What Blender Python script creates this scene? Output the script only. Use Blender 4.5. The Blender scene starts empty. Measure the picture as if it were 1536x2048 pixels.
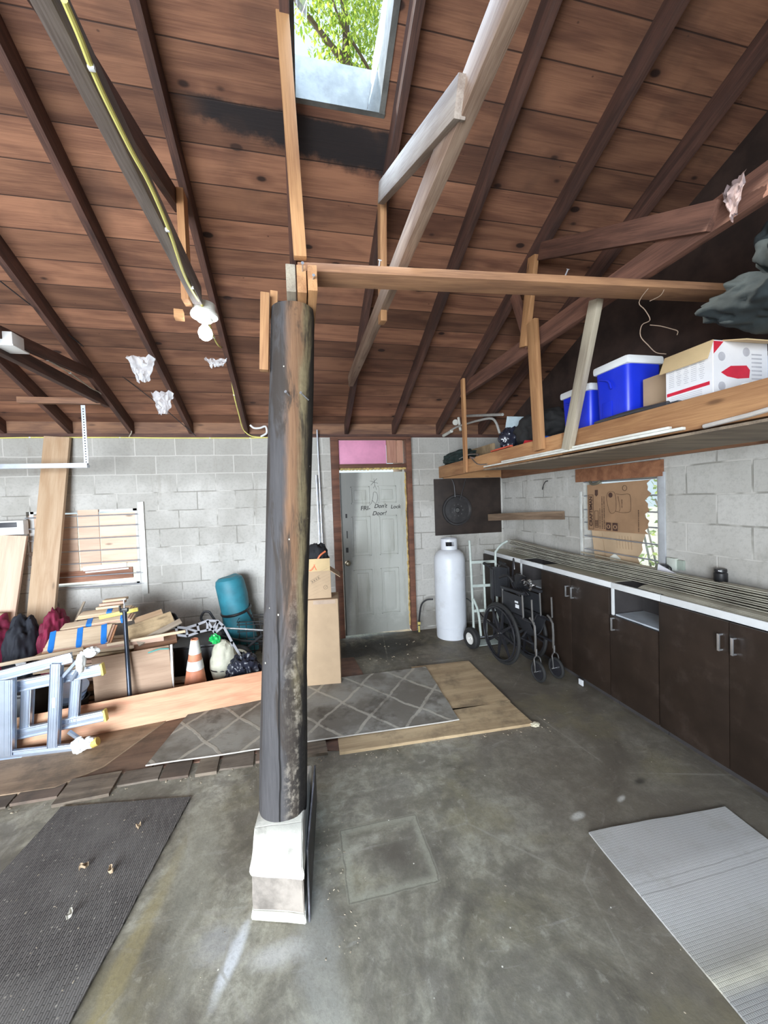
import bpy, bmesh, math, random
from mathutils import Vector, Matrix, Euler, noise
random.seed(7)
scene = bpy.context.scene
COL = scene.collection
PI = math.pi

# ------------------------------------------------------------ camera
CAM_H = 1.70
AX = [(0.976, -0.041, 0.212), (-0.213, -0.024, 0.977), (-0.035, -0.999, -0.032)]   # world x, y, z seen from the camera
def _orth():
    y = Vector((-168., -19., 769.)).normalized()
    t = -(769.**2 + 19.**2 + 19*.035*168) / (-168. + 19*.035)
    x = Vector((t, -19 - .035*(t + 168.), 769.)).normalized()
    if x.x < 0: x = -x
    z = x.cross(y)
    if z.y > 0: z = -z
    return x, y, z
_x, _y, _z = _orth()
cd = bpy.data.cameras.new('camera'); cam = bpy.data.objects.new('camera', cd); COL.objects.link(cam)
cd.sensor_fit = 'HORIZONTAL'; cd.sensor_width = 36; cd.lens = 36*769/1536; cd.clip_start = .02; cd.clip_end = 200
cam.matrix_world = Matrix(((_x.x, -_x.y, -_x.z, 0), (_y.x, -_y.y, -_y.z, 0), (_z.x, -_z.y, -_z.z, CAM_H), (0, 0, 0, 1)))
scene.camera = cam
def at(px, py, ax, v):
    d = (px-768., py-1024., 769.)
    r = Vector((_x.dot(Vector(d)), _y.dot(Vector(d)), _z.dot(Vector(d))))
    o = Vector((0, 0, CAM_H)); return o + r*((v-o[ax])/r[ax])

# ------------------------------------------------------------ light and exposure
scene.view_settings.view_transform = 'Standard'; scene.view_settings.look = 'None'
scene.view_settings.gamma = 1; scene.view_settings.exposure = 0.0
w = bpy.data.worlds.new('sky'); scene.world = w; w.use_nodes = True
w.node_tree.nodes['Background'].inputs[0].default_value = (.70, .88, 1.0, 1)
w.node_tree.nodes['Background'].inputs[1].default_value = 1.35
def area(name, loc, target, sx, sy, power, color):
    l = bpy.data.lights.new(name, 'AREA'); l.shape = 'RECTANGLE'; l.size = sx; l.size_y = sy; l.energy = power; l.color = color
    o = bpy.data.objects.new(name, l); COL.objects.link(o); o.location = loc
    o.rotation_euler = (Vector(target)-Vector(loc)).to_track_quat('-Z', 'Y').to_euler(); l.spread = math.radians(130); return o
area('garage_door_daylight', (-2.4, -2.7, 1.45), (-1.5, 3.0, .35), 3.6, 2.1, 470, (.84, .915, 1))
area('skylight_daylight', (.1, 1.75, 5.3), (.35, 1.5, 3), 1.3, 1.3, 260, (.58, .77, 1))
sun = bpy.data.lights.new('sun', 'SUN'); sun.energy = 9; sun.angle = .01; sun.color = (1, .95, .86)
so = bpy.data.objects.new('sun', sun); COL.objects.link(so)
so.rotation_euler = Vector((1, -.25, -.84)).to_track_quat('-Z', 'Y').to_euler()
scene.cycles.max_bounces = 8; scene.cycles.diffuse_bounces = 5; scene.cycles.use_denoising = True
scene.cycles.sample_clamp_indirect = 6

# ------------------------------------------------------------ node helpers
class G:
    def __init__(s, name):
        s.m = bpy.data.materials.new(name); s.m.use_nodes = True; s.nt = s.m.node_tree
        s.p = s.nt.nodes['Principled BSDF']; s.out = s.nt.nodes['Material Output']
    def n(s, t, **k):
        n = s.nt.nodes.new(t)
        for a, v in k.items(): setattr(n, a, v)
        return n
    def set(s, sock, v):
        if isinstance(v, bpy.types.NodeSocket): s.nt.links.new(v, sock)
        elif isinstance(v, (tuple, list)) and len(v) == 3 and sock.type == 'RGBA': sock.default_value = (*v, 1)
        else: sock.default_value = v
    def math(s, op, a, b=0., c=0., clamp=False):
        n = s.n('ShaderNodeMath', operation=op, use_clamp=clamp)
        for i, v in enumerate((a, b, c)): s.set(n.inputs[i], v)
        return n.outputs[0]
    def obj(s): return s.n('ShaderNodeTexCoord').outputs['Object']
    def xyz(s, v=None):
        n = s.n('ShaderNodeSeparateXYZ'); s.set(n.inputs[0], v if v is not None else s.obj()); return n.outputs
    def comb(s, x, y, z):
        n = s.n('ShaderNodeCombineXYZ')
        for i, v in enumerate((x, y, z)): s.set(n.inputs[i], v)
        return n.outputs[0]
    def scale(s, v, sc, off=(0, 0, 0)):
        n = s.n('ShaderNodeMapping'); s.set(n.inputs[0], v); n.inputs['Scale'].default_value = sc; n.inputs['Location'].default_value = off; return n.outputs[0]
    def noise(s, v, sc=5., det=4., rough=.55, dist=0.):
        n = s.n('ShaderNodeTexNoise'); s.set(n.inputs['Vector'], v); n.inputs['Scale'].default_value = sc
        n.inputs['Detail'].default_value = det; n.inputs['Roughness'].default_value = rough; n.inputs['Distortion'].default_value = dist; return n.outputs[0]
    def vor(s, v, sc=5., feature='F1', out='Distance', rnd=1.):
        n = s.n('ShaderNodeTexVoronoi', feature=feature); s.set(n.inputs['Vector'], v); n.inputs['Scale'].default_value = sc
        n.inputs['Randomness'].default_value = rnd; return n.outputs[out]
    def white(s, v, dim='1D'):
        n = s.n('ShaderNodeTexWhiteNoise', noise_dimensions=dim); s.set(n.inputs['W' if dim == '1D' else 'Vector'], v); return n.outputs[0]
    def ramp(s, f, *stops):
        n = s.n('ShaderNodeValToRGB'); s.set(n.inputs[0], f); e = n.color_ramp.elements
        while len(e) < len(stops): e.new(.5)
        for el, (p, c) in zip(e, stops):
            el.position = p; el.color = (c, c, c, 1) if isinstance(c, (int, float)) else (*c, 1)
        return n.outputs[0]
    def mr(s, v, a, b, c=0., d=1.):
        n = s.n('ShaderNodeMapRange'); n.interpolation_type = 'SMOOTHSTEP'; s.set(n.inputs[0], v)
        for i, x in enumerate((a, b, c, d)): n.inputs[i+1].default_value = x
        return n.outputs[0]
    def mix(s, f, a, b, mode='MIX'):
        n = s.n('ShaderNodeMix', data_type='RGBA', blend_type=mode); s.set(n.inputs[0], f); s.set(n.inputs[6], a); s.set(n.inputs[7], b); return n.outputs[2]
    def bump(s, h, st=.3, d=.01):
        n = s.n('ShaderNodeBump'); s.set(n.inputs['Height'], h); n.inputs['Strength'].default_value = st; n.inputs['Distance'].default_value = d
        s.set(s.p.inputs['Normal'], n.outputs[0])
    def fin(s, col=None, rough=.7, metal=0., spec=None):
        if col is not None: s.set(s.p.inputs['Base Color'], col)
        s.set(s.p.inputs['Roughness'], rough); s.set(s.p.inputs['Metallic'], metal)
        if spec is not None: s.p.inputs['Specular IOR Level'].default_value = spec
        return s.m

def plain(name, c, rough=.6, metal=0., var=.12, sc=9., bump=0., spec=None, dirt=None):
    g = G(name); o = g.obj(); nz = g.noise(o, sc, 5, .6)
    k = 1-var; col = g.mix(g.mr(nz, .3, .7), tuple(x*k for x in c), tuple(min(1, x*(1+var)) for x in c))
    if dirt:
        col = g.mix(g.math('MULTIPLY', g.mr(g.noise(o, sc*.6+3, 6, .7), .5, .72), dirt[3]), col, dirt[:3])
    if bump: g.bump(g.noise(o, sc*6, 4, .6), bump, .004)
    return g.fin(col, rough, metal, spec)

def wood(name, light, dark, knots=.6, grain=1., rough=.75, dirt=None, bump=.25):
    g = G(name); oi = g.n('ShaderNodeObjectInfo').outputs['Random']
    ofs = g.comb(g.math('MULTIPLY', oi, 37.), g.math('MULTIPLY', oi, 11.), g.math('MULTIPLY', oi, 23.))
    va = g.n('ShaderNodeVectorMath', operation='ADD'); g.set(va.inputs[0], g.obj()); g.set(va.inputs[1], ofs); v = va.outputs[0]
    big = g.noise(g.scale(v, (1.2, 9, 9)), 1.6*grain, 3, .5, .6)
    fine = g.noise(g.scale(v, (2.0, 60, 60)), 3*grain, 5, .65)
    kd = g.vor(g.scale(v, (2.2, 7, 7)), 1.1, 'F1'); km = g.mr(kd, .04, .13, 1., 0.)
    f = g.math('ADD', g.math('MULTIPLY', big, .65), g.math('MULTIPLY', fine, .45))
    col = g.mix(g.mr(f, .38, .72), light, dark)
    tone = g.math('ADD', .86, g.math('MULTIPLY', oi, .28))
    col = g.mix(1., col, g.comb(tone, tone, tone), 'MULTIPLY')
    col = g.mix(g.math('MULTIPLY', km, knots), col, tuple(c*.3 for c in dark))
    if dirt: col = g.mix(g.math('MULTIPLY', g.mr(g.noise(v, 4, 6, .7), .45, .7), dirt[3]), col, dirt[:3])
    g.bump(fine, bump, .003)
    return g.fin(col, rough)

# ------------------------------------------------------------ mesh helpers
def frame_of(p0, p1, up=(0, 0, 1)):
    x = (Vector(p1)-Vector(p0)).normalized(); up = Vector(up)
    if abs(x.dot(up.normalized())) > .98: up = Vector((0, 1, 0))
    y = up.cross(x).normalized(); z = x.cross(y)
    return Matrix((x, y, z)).transposed()

class MB:
    def __init__(s): s.bm = bmesh.new()
    def _sm(s, faces, mi):
        for f in faces: f.material_index = mi; f.smooth = True
    def box(s, c, size, rot=None, bev=0., mi=0):
        r = bmesh.ops.create_cube(s.bm, size=1.); vs = r['verts']
        R = rot if isinstance(rot, Matrix) else (Euler(rot).to_matrix() if rot else Matrix.Identity(3))
        for v in vs: v.co = Vector(c) + R @ Vector((v.co.x*size[0], v.co.y*size[1], v.co.z*size[2]))
        fs = {f for v in vs for f in v.link_faces}; s._sm(fs, mi)
        if bev > 0:
            es = list({e for v in vs for e in v.link_edges})
            r2 = bmesh.ops.bevel(s.bm, geom=es, offset=bev, segments=2, affect='EDGES', profile=.6)
            s._sm(r2['faces'], mi)
        return s
    def beam(s, p0, p1, w, t, up=(0, 0, 1), bev=0., mi=0):
        p0, p1 = Vector(p0), Vector(p1)
        return s.box((p0+p1)/2, ((p1-p0).length, t, w), frame_of(p0, p1, up), bev, mi)
    def ring(s, c, R, r, seg, wob=None):
        return [s.bm.verts.new(Vector(c) + R @ Vector((0, math.cos(2*PI*i/seg)*r*(1 if not wob else wob(i)), math.sin(2*PI*i/seg)*r*(1 if not wob else wob(i))))) for i in range(seg)]
    def skin(s, rings, cap=True, closed=False, mi=0):
        fs = []; n = len(rings[0]); m = len(rings)
        for k in range(m if closed else m-1):
            a, b = rings[k], rings[(k+1) % m]
            for i in range(n):
                j = (i+1) % n
                try: fs.append(s.bm.faces.new((a[i], a[j], b[j], b[i])))
                except ValueError: pass
        if cap and not closed:
            for r_ in (rings[0], rings[-1]):
                try: fs.append(s.bm.faces.new(r_))
                except ValueError: pass
        s._sm(fs, mi); return s
    def cyl(s, p0, p1, r0, r1=None, seg=16, mi=0):
        r1 = r0 if r1 is None else r1; R = frame_of(p0, p1)
        return s.skin([s.ring(p0, R, r0, seg), s.ring(p1, R, r1, seg)], mi=mi)
    def tube(s, pts, r, seg=8, closed=False, mi=0, smooth=0):
        pts = [Vector(p) for p in pts]
        if smooth:
            q = []
            n = len(pts); last = n if closed else n-1
            for i in range(last):
                a, b = pts[i], pts[(i+1) % n]
                p_ = pts[i-1] if (i > 0 or closed) else a*2-b
                n_ = pts[(i+2) % n] if (i+2 < n or closed) else b*2-a
                for k in range(smooth):
                    t = k/smooth
                    q.append(.5*((2*a)+(b-p_)*t+(2*p_-5*a+4*b-n_)*t*t+(3*a-p_-3*b+n_)*t**3))
            if not closed: q.append(pts[-1])
            pts = q
        rings = []; n = len(pts); prev = None
        for i, p in enumerate(pts):
            if closed: d = pts[(i+1) % n]-pts[i-1]
            else: d = pts[min(i+1, n-1)]-pts[max(i-1, 0)]
            d.normalize()
            if prev is None:
                u = Vector((0, 0, 1)) if abs(d.z) < .9 else Vector((0, 1, 0))
                u = (u-d*u.dot(d)).normalized()
            else:
                u = prev-d*prev.dot(d); u = u.normalized() if u.length > 1e-6 else prev
            prev = u; w_ = d.cross(u)
            rr = r[i*len(r)//n] if isinstance(r, (list, tuple)) else r
            rings.append([s.bm.verts.new(p+(u*math.cos(2*PI*k/seg)+w_*math.sin(2*PI*k/seg))*rr) for k in range(seg)])
        return s.skin(rings, closed=closed, mi=mi)
    def lathe(s, prof, c=(0, 0, 0), R=None, seg=32, mi=0, cap=True):
        # prof: (radius, height) along local z
        R = R or Matrix.Identity(3); rings = []
        for r, h in prof: rings.append([s.bm.verts.new(Vector(c)+R @ Vector((math.cos(2*PI*i/seg)*r, math.sin(2*PI*i/seg)*r, h))) for i in range(seg)])
        return s.skin(rings, cap=cap, mi=mi)
    def torus(s, c, R, maj, mnr, seg=40, ms=10, mi=0, sq=1.):
        # ring round local z
        rings = []
        for i in range(seg):
            a = 2*PI*i/seg
            rings.append([s.bm.verts.new(Vector(c)+R @ Vector((math.cos(a)*(maj+mnr*math.cos(2*PI*k/ms)), math.sin(a)*(maj+mnr*math.cos(2*PI*k/ms)), mnr*sq*math.sin(2*PI*k/ms)))) for k in range(ms)])
        return s.skin(rings, closed=True, mi=mi)
    def prism(s, pts, vec, mi=0):
        a = [s.bm.verts.new(Vector(p)) for p in pts]; b = [s.bm.verts.new(Vector(p)+Vector(vec)) for p in pts]; n = len(a)
        fs = [s.bm.faces.new(a), s.bm.faces.new(b)]
        for i in range(n): fs.append(s.bm.faces.new((a[i], a[(i+1) % n], b[(i+1) % n], b[i])))
        s._sm(fs, mi); return s
    def hull(s, pts, mi=0):
        vs = [s.bm.verts.new(Vector(p)) for p in pts]
        r = bmesh.ops.convex_hull(s.bm, input=vs); s._sm([g for g in r['geom'] if isinstance(g, bmesh.types.BMFace)], mi); return s
    def grid(s, f, nu, nv, th=0., mi=0):
        # f(u,v)->point ; th gives thickness downwards along the normal
        V = [[s.bm.verts.new(Vector(f(i/nu, j/nv))) for j in range(nv+1)] for i in range(nu+1)]; fs = []
        for i in range(nu):
            for j in range(nv): fs.append(s.bm.faces.new((V[i][j], V[i+1][j], V[i+1][j+1], V[i][j+1])))
        s._sm(fs, mi)
        if th:
            s.bm.normal_update()
            bmesh.ops.solidify(s.bm, geom=fs, thickness=th)
            for f_ in s.bm.faces: f_.smooth = True
        return s
    def blob(s, c, size, rot=None, amp=.12, fr=2.5, sub=3, seed=0., flat=None, mi=0, fold=0.):
        r = bmesh.ops.create_icosphere(s.bm, subdivisions=sub, radius=1.); R = Euler(rot).to_matrix() if rot else Matrix.Identity(3)
        for v in r['verts']:
            d = v.co.copy(); k = 1+amp*noise.noise(d*fr+Vector((seed, seed*1.7, -seed)))+amp*.5*noise.noise(d*fr*2.7+Vector((seed, 0, 9)))
            if fold: k += fold*(abs(noise.noise(Vector((d.x*3+seed, d.y*3, d.z*1.2))))*-2+.4)
            d = d*k
            if flat is not None and d.z < flat: d.z = flat
            v.co = Vector(c)+R @ Vector((d.x*size[0], d.y*size[1], d.z*size[2]))
        s._sm({f for v in r['verts'] for f in v.link_faces}, mi); return s
    def build(s, name, m, parent=None, loc=None, rot=None, ang=35):
        bmesh.ops.recalc_face_normals(s.bm, faces=s.bm.faces)
        me = bpy.data.meshes.new(name); s.bm.to_mesh(me); s.bm.free()
        for x in (m if isinstance(m, (list, tuple)) else [m]): me.materials.append(x)
        me.set_sharp_from_angle(angle=math.radians(ang))
        o = bpy.data.objects.new(name, me); COL.objects.link(o)
        if parent: o.parent = parent
        if loc: o.location = loc
        if rot is not None: o.rotation_euler = rot
        return o

def tag(o, label=None, cat=None, group=None, kind=None):
    if label: o['label'] = label
    if cat: o['category'] = cat
    if group: o['group'] = group
    if kind: o['kind'] = kind
    return o
def struct(o): o['kind'] = 'structure'; return o
def thing(name, label, cat, loc=(0, 0, 0), rot=(0, 0, 0), group=None):
    o = bpy.data.objects.new(name, None); COL.objects.link(o); o.location = loc; o.rotation_euler = rot; o.empty_display_size = .1
    return tag(o, label, cat, group)
def copy_tree(o, parent=None):
    c = o.copy(); COL.objects.link(c)
    if parent: c.parent = parent
    for ch in list(o.children): copy_tree(ch, c)
    return c
def plank(name, p0, p1, w, t, m, up=(0, 0, 1), parent=None, bev=.003, bow=0., segs=1, rag=0., twist=0.):
    # board whose grain runs along its local x; w across (local z), t thick (local y)
    p0, p1 = Vector(p0), Vector(p1); L = (p1-p0).length; b = MB()
    if bow or rag or segs > 1:
        segs = max(segs, 12 if rag else 6); rings = []
        for i in range(segs+1):
            u = i/segs; x = (u-.5)*L; z = bow*4*u*(1-u)
            ra = rag*(noise.noise(Vector((x*6, p0.x*3, 1))))
            rb = rag*(noise.noise(Vector((x*6, p0.x*3, 5))))
            rings.append([b.bm.verts.new((x, -t/2, -w/2+z+ra)), b.bm.verts.new((x, t/2, -w/2+z+ra)), b.bm.verts.new((x, t/2, w/2+z+rb)), b.bm.verts.new((x, -t/2, w/2+z+rb))])
        b.skin(rings)
    else: b.box((0, 0, 0), (L, t, w), None, min(bev, t*.3))
    o = b.build(name, m)
    M = frame_of(p0, p1, up).to_4x4(); M.translation = (p0+p1)/2
    if parent: o.parent = parent
    o.matrix_local = M
    return o
def text(name, s, size, m, parent, loc, R, ext=.0006, shear=0., bold=0.):
    c = bpy.data.curves.new(name, 'FONT'); c.body = s; c.size = size; c.extrude = ext; c.shear = shear; c.offset = bold
    c.align_x = 'CENTER'; c.align_y = 'CENTER'
    t = bpy.data.objects.new(name+'_src', c); COL.objects.link(t)
    me = bpy.data.meshes.new_from_object(t.evaluated_get(bpy.context.evaluated_depsgraph_get())); bpy.data.objects.remove(t); bpy.data.curves.remove(c)
    me.materials.clear(); me.materials.append(m)
    o = bpy.data.objects.new(name, me); COL.objects.link(o)
    if parent: o.parent = parent
    M = R.to_4x4(); M.translation = Vector(loc); o.matrix_local = M
    return o

# ------------------------------------------------------------ materials
def m_ceiling(wd=.192):
    g = G('roof boards'); v = g.obj(); x, y, z = g.xyz(v)
    s_ = g.math('DIVIDE', y, wd*.923); idx = g.math('FLOOR', s_); fr = g.math('FRACT', s_)
    r1 = g.white(idx)
    vv = g.comb(g.math('ADD', x, g.math('MULTIPLY', r1, 40)), y, idx)
    big = g.noise(g.scale(vv, (.9, 7, 0.7)), 1.5, 3, .5, .8); fine = g.noise(g.scale(vv, (1.6, 60, 1)), 2.5, 5, .6)
    f = g.math('ADD', g.math('MULTIPLY', big, .7), g.math('MULTIPLY', fine, .35))
    col = g.mix(g.mr(f, .35, .72), (.33, .155, .088), (.145, .062, .038))
    tn = g.math('ADD', .62, g.math('MULTIPLY', r1, .66)); col = g.mix(1., col, g.comb(tn, tn, tn), 'MULTIPLY')
    kv = g.comb(g.math('MULTIPLY', x, 2.6), g.math('MULTIPLY', y, 5.4), 0.)
    kd = g.vor(kv, 1., 'F1'); col = g.mix(g.math('MULTIPLY', g.mr(kd, .09, .28, 1., 0.), .55), col, (.12, .05, .03))
    col = g.mix(g.mr(kd, .075, .115, 1., 0.), col, (.035, .015, .01))
    kd2 = g.vor(g.scale(v, (5, 8, 0)), 1.3, 'F1'); col = g.mix(g.math('MULTIPLY', g.mr(kd2, .02, .06, 1., 0.), .8), col, (.07, .03, .02))
    # old leak stain under the roof opening
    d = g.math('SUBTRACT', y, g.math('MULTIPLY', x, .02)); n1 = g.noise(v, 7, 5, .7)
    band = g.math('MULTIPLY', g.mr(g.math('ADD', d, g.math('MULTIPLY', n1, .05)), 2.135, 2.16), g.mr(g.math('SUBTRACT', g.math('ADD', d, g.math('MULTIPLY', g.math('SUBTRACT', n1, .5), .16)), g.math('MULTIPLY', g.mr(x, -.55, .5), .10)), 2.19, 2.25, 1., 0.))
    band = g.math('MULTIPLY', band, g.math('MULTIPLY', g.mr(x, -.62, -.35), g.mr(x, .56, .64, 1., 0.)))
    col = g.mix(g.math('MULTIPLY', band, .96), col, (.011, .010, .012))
    n2 = g.noise(v, 2.2, 4, .6); col = g.mix(g.math('MULTIPLY', g.mr(n2, .52, .7), .4), col, (.10, .052, .035))
    seam = g.math('MINIMUM', fr, g.math('SUBTRACT', 1., fr)); sm = g.mr(seam, .008, .022, 1., 0.)
    col = g.mix(g.math('MULTIPLY', sm, .85), col, (.02, .01, .008))
    g.bump(g.math('SUBTRACT', fine, g.math('MULTIPLY', sm, 3.)), .35, .004)
    return g.fin(col, .8)
def m_block(axis, ofx=0., ofz=.037):
    g = G('concrete block'); v = g.obj(); x, y, z = g.xyz(v)
    u = x if axis == 'x' else y
    bv = g.comb(g.math('ADD', u, ofx), g.math('SUBTRACT', z, ofz), 0.)
    wv = g.n('ShaderNodeVectorMath', operation='ADD'); g.set(wv.inputs[0], bv)
    ns = g.n('ShaderNodeTexNoise'); ns.inputs['Scale'].default_value = 5; g.set(ns.inputs['Vector'], v)
    ms = g.n('ShaderNodeVectorMath', operation='MULTIPLY_ADD'); g.set(ms.inputs[0], ns.outputs[1]); ms.inputs[1].default_value = (.012, .012, 0); ms.inputs[2].default_value = (-.006, -.006, 0)
    g.set(wv.inputs[1], ms.outputs[0])
    b = g.n('ShaderNodeTexBrick', offset=.5, squash=1.); g.set(b.inputs['Vector'], wv.outputs[0])
    b.inputs['Scale'].default_value = 1; b.inputs['Mortar Size'].default_value = .0065; b.inputs['Mortar Smooth'].default_value = .25
    b.inputs['Brick Width'].default_value = .4064; b.inputs['Row Height'].default_value = .2032
    g.set(b.inputs['Color1'], (.0, .0, .0)); g.set(b.inputs['Color2'], (1., 1., 1.)); g.set(b.inputs['Mortar'], (.5, .5, .5)); b.inputs['Bias'].default_value = 0
    sep = g.n('ShaderNodeSeparateColor'); g.set(sep.inputs[0], b.outputs[0])
    nb = g.noise(v, 1.1, 4, .6); nf = g.noise(v, 40, 5, .7)
    col = g.mix(sep.outputs[0], (.50, .485, .45), (.60, .585, .55))
    col = g.mix(g.math('MULTIPLY', g.mr(nb, .42, .62), .5), col, (.33, .315, .28))
    # bare grey top courses, limewashed below
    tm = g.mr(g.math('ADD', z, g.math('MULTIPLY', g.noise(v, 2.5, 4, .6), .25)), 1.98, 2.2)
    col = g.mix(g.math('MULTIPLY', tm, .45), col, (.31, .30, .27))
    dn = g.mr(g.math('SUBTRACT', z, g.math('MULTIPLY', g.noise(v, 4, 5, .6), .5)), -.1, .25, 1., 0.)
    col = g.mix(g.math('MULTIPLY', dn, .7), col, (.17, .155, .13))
    col = g.mix(g.math('MULTIPLY', g.mr(nf, .45, .7), .22), col, (.2, .19, .17))
    st = g.noise(g.scale(v, (7, 7, 1.2)), 1., 5, .65); col = g.mix(g.math('MULTIPLY', g.mr(st, .55, .72), .35), col, (.25, .225, .18))
    mo = g.mix(g.mr(g.noise(v, 3, 3), .45, .55), (.62, .60, .56), (.24, .23, .20))
    mo = g.mix(tm, mo, (.60, .58, .54))
    col = g.mix(g.math('MULTIPLY', b.outputs['Fac'], .72), col, mo)
    g.bump(g.math('SUBTRACT', g.math('MULTIPLY', nf, .5), g.math('MULTIPLY', b.outputs['Fac'], .9)), .5, .006)
    return g.fin(col, .92, spec=.2)
def m_floor():
    g = G('stained concrete'); v = g.obj(); x, y, z = g.xyz(v)
    n1 = g.noise(v, 1.25, 8, .68, .8); n2 = g.noise(v, 3.6, 8, .68, .9); n3 = g.noise(v, 60, 4, .7)
    col = g.ramp(n1, (.36, (.10, .088, .065)), (.46, (.225, .205, .155)), (.55, (.345, .325, .255)), (.70, (.50, .48, .40)))
    col = g.mix(g.math('MULTIPLY', g.mr(n2, .38, .56, 1., 0.), .55), col, (.125, .112, .095))
    col = g.mix(g.math('MULTIPLY', g.mr(n2, .56, .70), .55), col, (.34, .325, .27))
    n4 = g.noise(v, 15, 7, .72, .4); col = g.mix(g.math('MULTIPLY', g.mr(n4, .40, .55, 1., 0.), .45), col, (.13, .12, .09)); col = g.mix(g.math('MULTIPLY', g.mr(n4, .56, .70), .40), col, (.50, .485, .40))
    # browner under the cabinets' side, greyer near the door
    bx = g.mr(g.math('ADD', x, g.math('MULTIPLY', n1, .8)), 1.1, 1.9); col = g.mix(g.math('MULTIPLY', bx, .6), col, (.15, .125, .098))
    st = g.noise(g.scale(v, (1, 5, 1), (0, 0, 0)), 2.2, 6, .7, 1.2); col = g.mix(g.math('MULTIPLY', g.mr(st, .6, .72), .35), col, (.42, .41, .37))
    ye = g.noise(v, 1.7, 5, .6); col = g.mix(g.math('MULTIPLY', g.mr(ye, .52, .66), .35), col, (.27, .235, .13))
    # filled square in the slab
    def box(cx, cy, hx, hy, e=.018):
        a = g.math('ABSOLUTE', g.math('SUBTRACT', g.math('ADD', x, g.math('MULTIPLY', g.math('SUBTRACT', n2, .5), .04)), cx)); b = g.math('ABSOLUTE', g.math('SUBTRACT', g.math('ADD', y, g.math('MULTIPLY', g.math('SUBTRACT', n1, .5), .05)), cy))
        return g.math('MAXIMUM', g.math('SUBTRACT', a, hx), g.math('SUBTRACT', b, hy))
    dsq = box(.335, 1.76, .20, .185)
    edge = g.math('MULTIPLY', g.mr(dsq, -.05, -.01), g.mr(dsq, .0, .012, 1., 0.))
    inn = g.mr(dsq, -.17, -.06, 1., 0.)
    col = g.mix(g.math('MULTIPLY', inn, .55), col, (.085, .07, .055))
    col = g.mix(g.math('MULTIPLY', edge, .6), col, (.36, .35, .27))
    ln = g.mr(g.math('ABSOLUTE', dsq), .0, .006, 1., 0.); col = g.mix(g.math('MULTIPLY', ln, .6), col, (.10, .09, .07))
    # old limewash spills near the post, then other pale and dark blotches
    def blotch(cx, cy, rx, ry, rot, c, k):
        ca, sa = math.cos(rot), math.sin(rot)
        dx = g.math('SUBTRACT', x, cx); dy = g.math('SUBTRACT', y, cy)
        a = g.math('DIVIDE', g.math('ADD', g.math('MULTIPLY', dx, ca), g.math('MULTIPLY', dy, sa)), rx)
        b = g.math('DIVIDE', g.math('SUBTRACT', g.math('MULTIPLY', dy, ca), g.math('MULTIPLY', dx, sa)), ry)
        r = g.math('ADD', g.math('SQRT', g.math('ADD', g.math('MULTIPLY', a, a), g.math('MULTIPLY', b, b))), g.math('MULTIPLY', g.math('SUBTRACT', n2, .5), 1.6))
        return g.mix(g.math('MULTIPLY', g.mr(r, .35, 1.15, 1., 0.), k), col, c)
    col = blotch(-.315, 1.50, .16, .032, 1.25, (.72, .74, .76), .75)
    col = blotch(-.38, 1.56, .10, .10, 0, (.40, .40, .40), .5)
    col = blotch(-.16, 1.46, .13, .06, 0, (.62, .61, .58), .6)
    col = blotch(1.36, 1.72, .05, .025, .2, (.62, .61, .56), .8)
    col = blotch(1.67, 1.76, .05, .02, .4, (.62, .61, .56), .8)
    col = blotch(1.87, 1.84, .06, .03, .2, (.05, .045, .035), .85)
    col = blotch(.02, 1.25, .10, .5, .1, (.42, .42, .38), .45)
    col = blotch(-.55, 1.9, .12, .55, .1, (.38, .37, .30), .45)
    col = blotch(.85, 4.3, .8, .4, 0, (.02, .018, .015), .9)  # near-black soft blotch in front of the back door
    col = blotch(-.70, 1.62, .05, .55, -.13, (.33, .27, .12), .5)
    cr = g.vor(g.scale(v, (1, 1, 0)), .95, 'DISTANCE_TO_EDGE'); crk = g.math('MULTIPLY', g.mr(g.math('ADD', cr, g.math('MULTIPLY', g.math('SUBTRACT', n2, .5), .03)), .002, .007, 1., 0.), g.mr(n1, .42, .55))
    col = g.mix(g.math('MULTIPLY', crk, .55), col, (.33, .31, .26))
    sp = g.vor(g.scale(v, (1, 1, 0)), 14, 'F1'); rn = g.white(g.vor(g.scale(v, (1, 1, 0)), 14, 'F1', 'Color'), '3D')
    col = g.mix(g.math('MULTIPLY', g.mr(sp, .03, .06, 1., 0.), g.mr(rn, .8, .82)), col, (.75, .72, .62))
    col = g.mix(g.math('MULTIPLY', g.mr(n3, .45, .7), .25), col, (.11, .10, .085))
    g.bump(g.math('ADD', g.math('MULTIPLY', n2, .5), g.math('MULTIPLY', n3, .25)), .35, .01)
    return g.fin(col, g.ramp(n2, (.3, .42), (.7, .8)), spec=.35)
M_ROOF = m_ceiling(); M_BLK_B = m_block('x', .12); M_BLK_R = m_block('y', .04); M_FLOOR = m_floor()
W_RAFT = wood('rafter timber', (.14, .066, .047), (.05, .024, .018), .5, dirt=(.05, .03, .028, .5))
W_PALE = wood('grey lit timber', (.40, .34, .29), (.22, .17, .14), .4)
W_ORNG = wood('orange timber', (.50, .27, .12), (.30, .14, .06), .7)
W_CHORD = wood('old brown timber', (.30, .155, .085), (.14, .07, .045), .6)
W_PINE = wood('new pine', (.60, .43, .28), (.48, .31, .18), .6, rough=.6)
W_PINK = wood('planed cedar plank', (.60, .36, .21), (.50, .22, .12), .8, rough=.6)
W_GREY = wood('weathered grey stick', (.42, .37, .28), (.25, .21, .16), .8)
W_JRED = wood('red brown joist', (.21, .098, .066), (.09, .042, .03), .5)
W_TIE = wood('tie timber', (.42, .225, .115), (.22, .11, .06), .5)
W_DARK = wood('dark old wood', (.12, .075, .05), (.05, .03, .022), .5)
W_PLY = wood('dirty plywood', (.56, .42, .25), (.38, .27, .155), .5, .7, dirt=(.10, .075, .05, .55))
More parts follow.
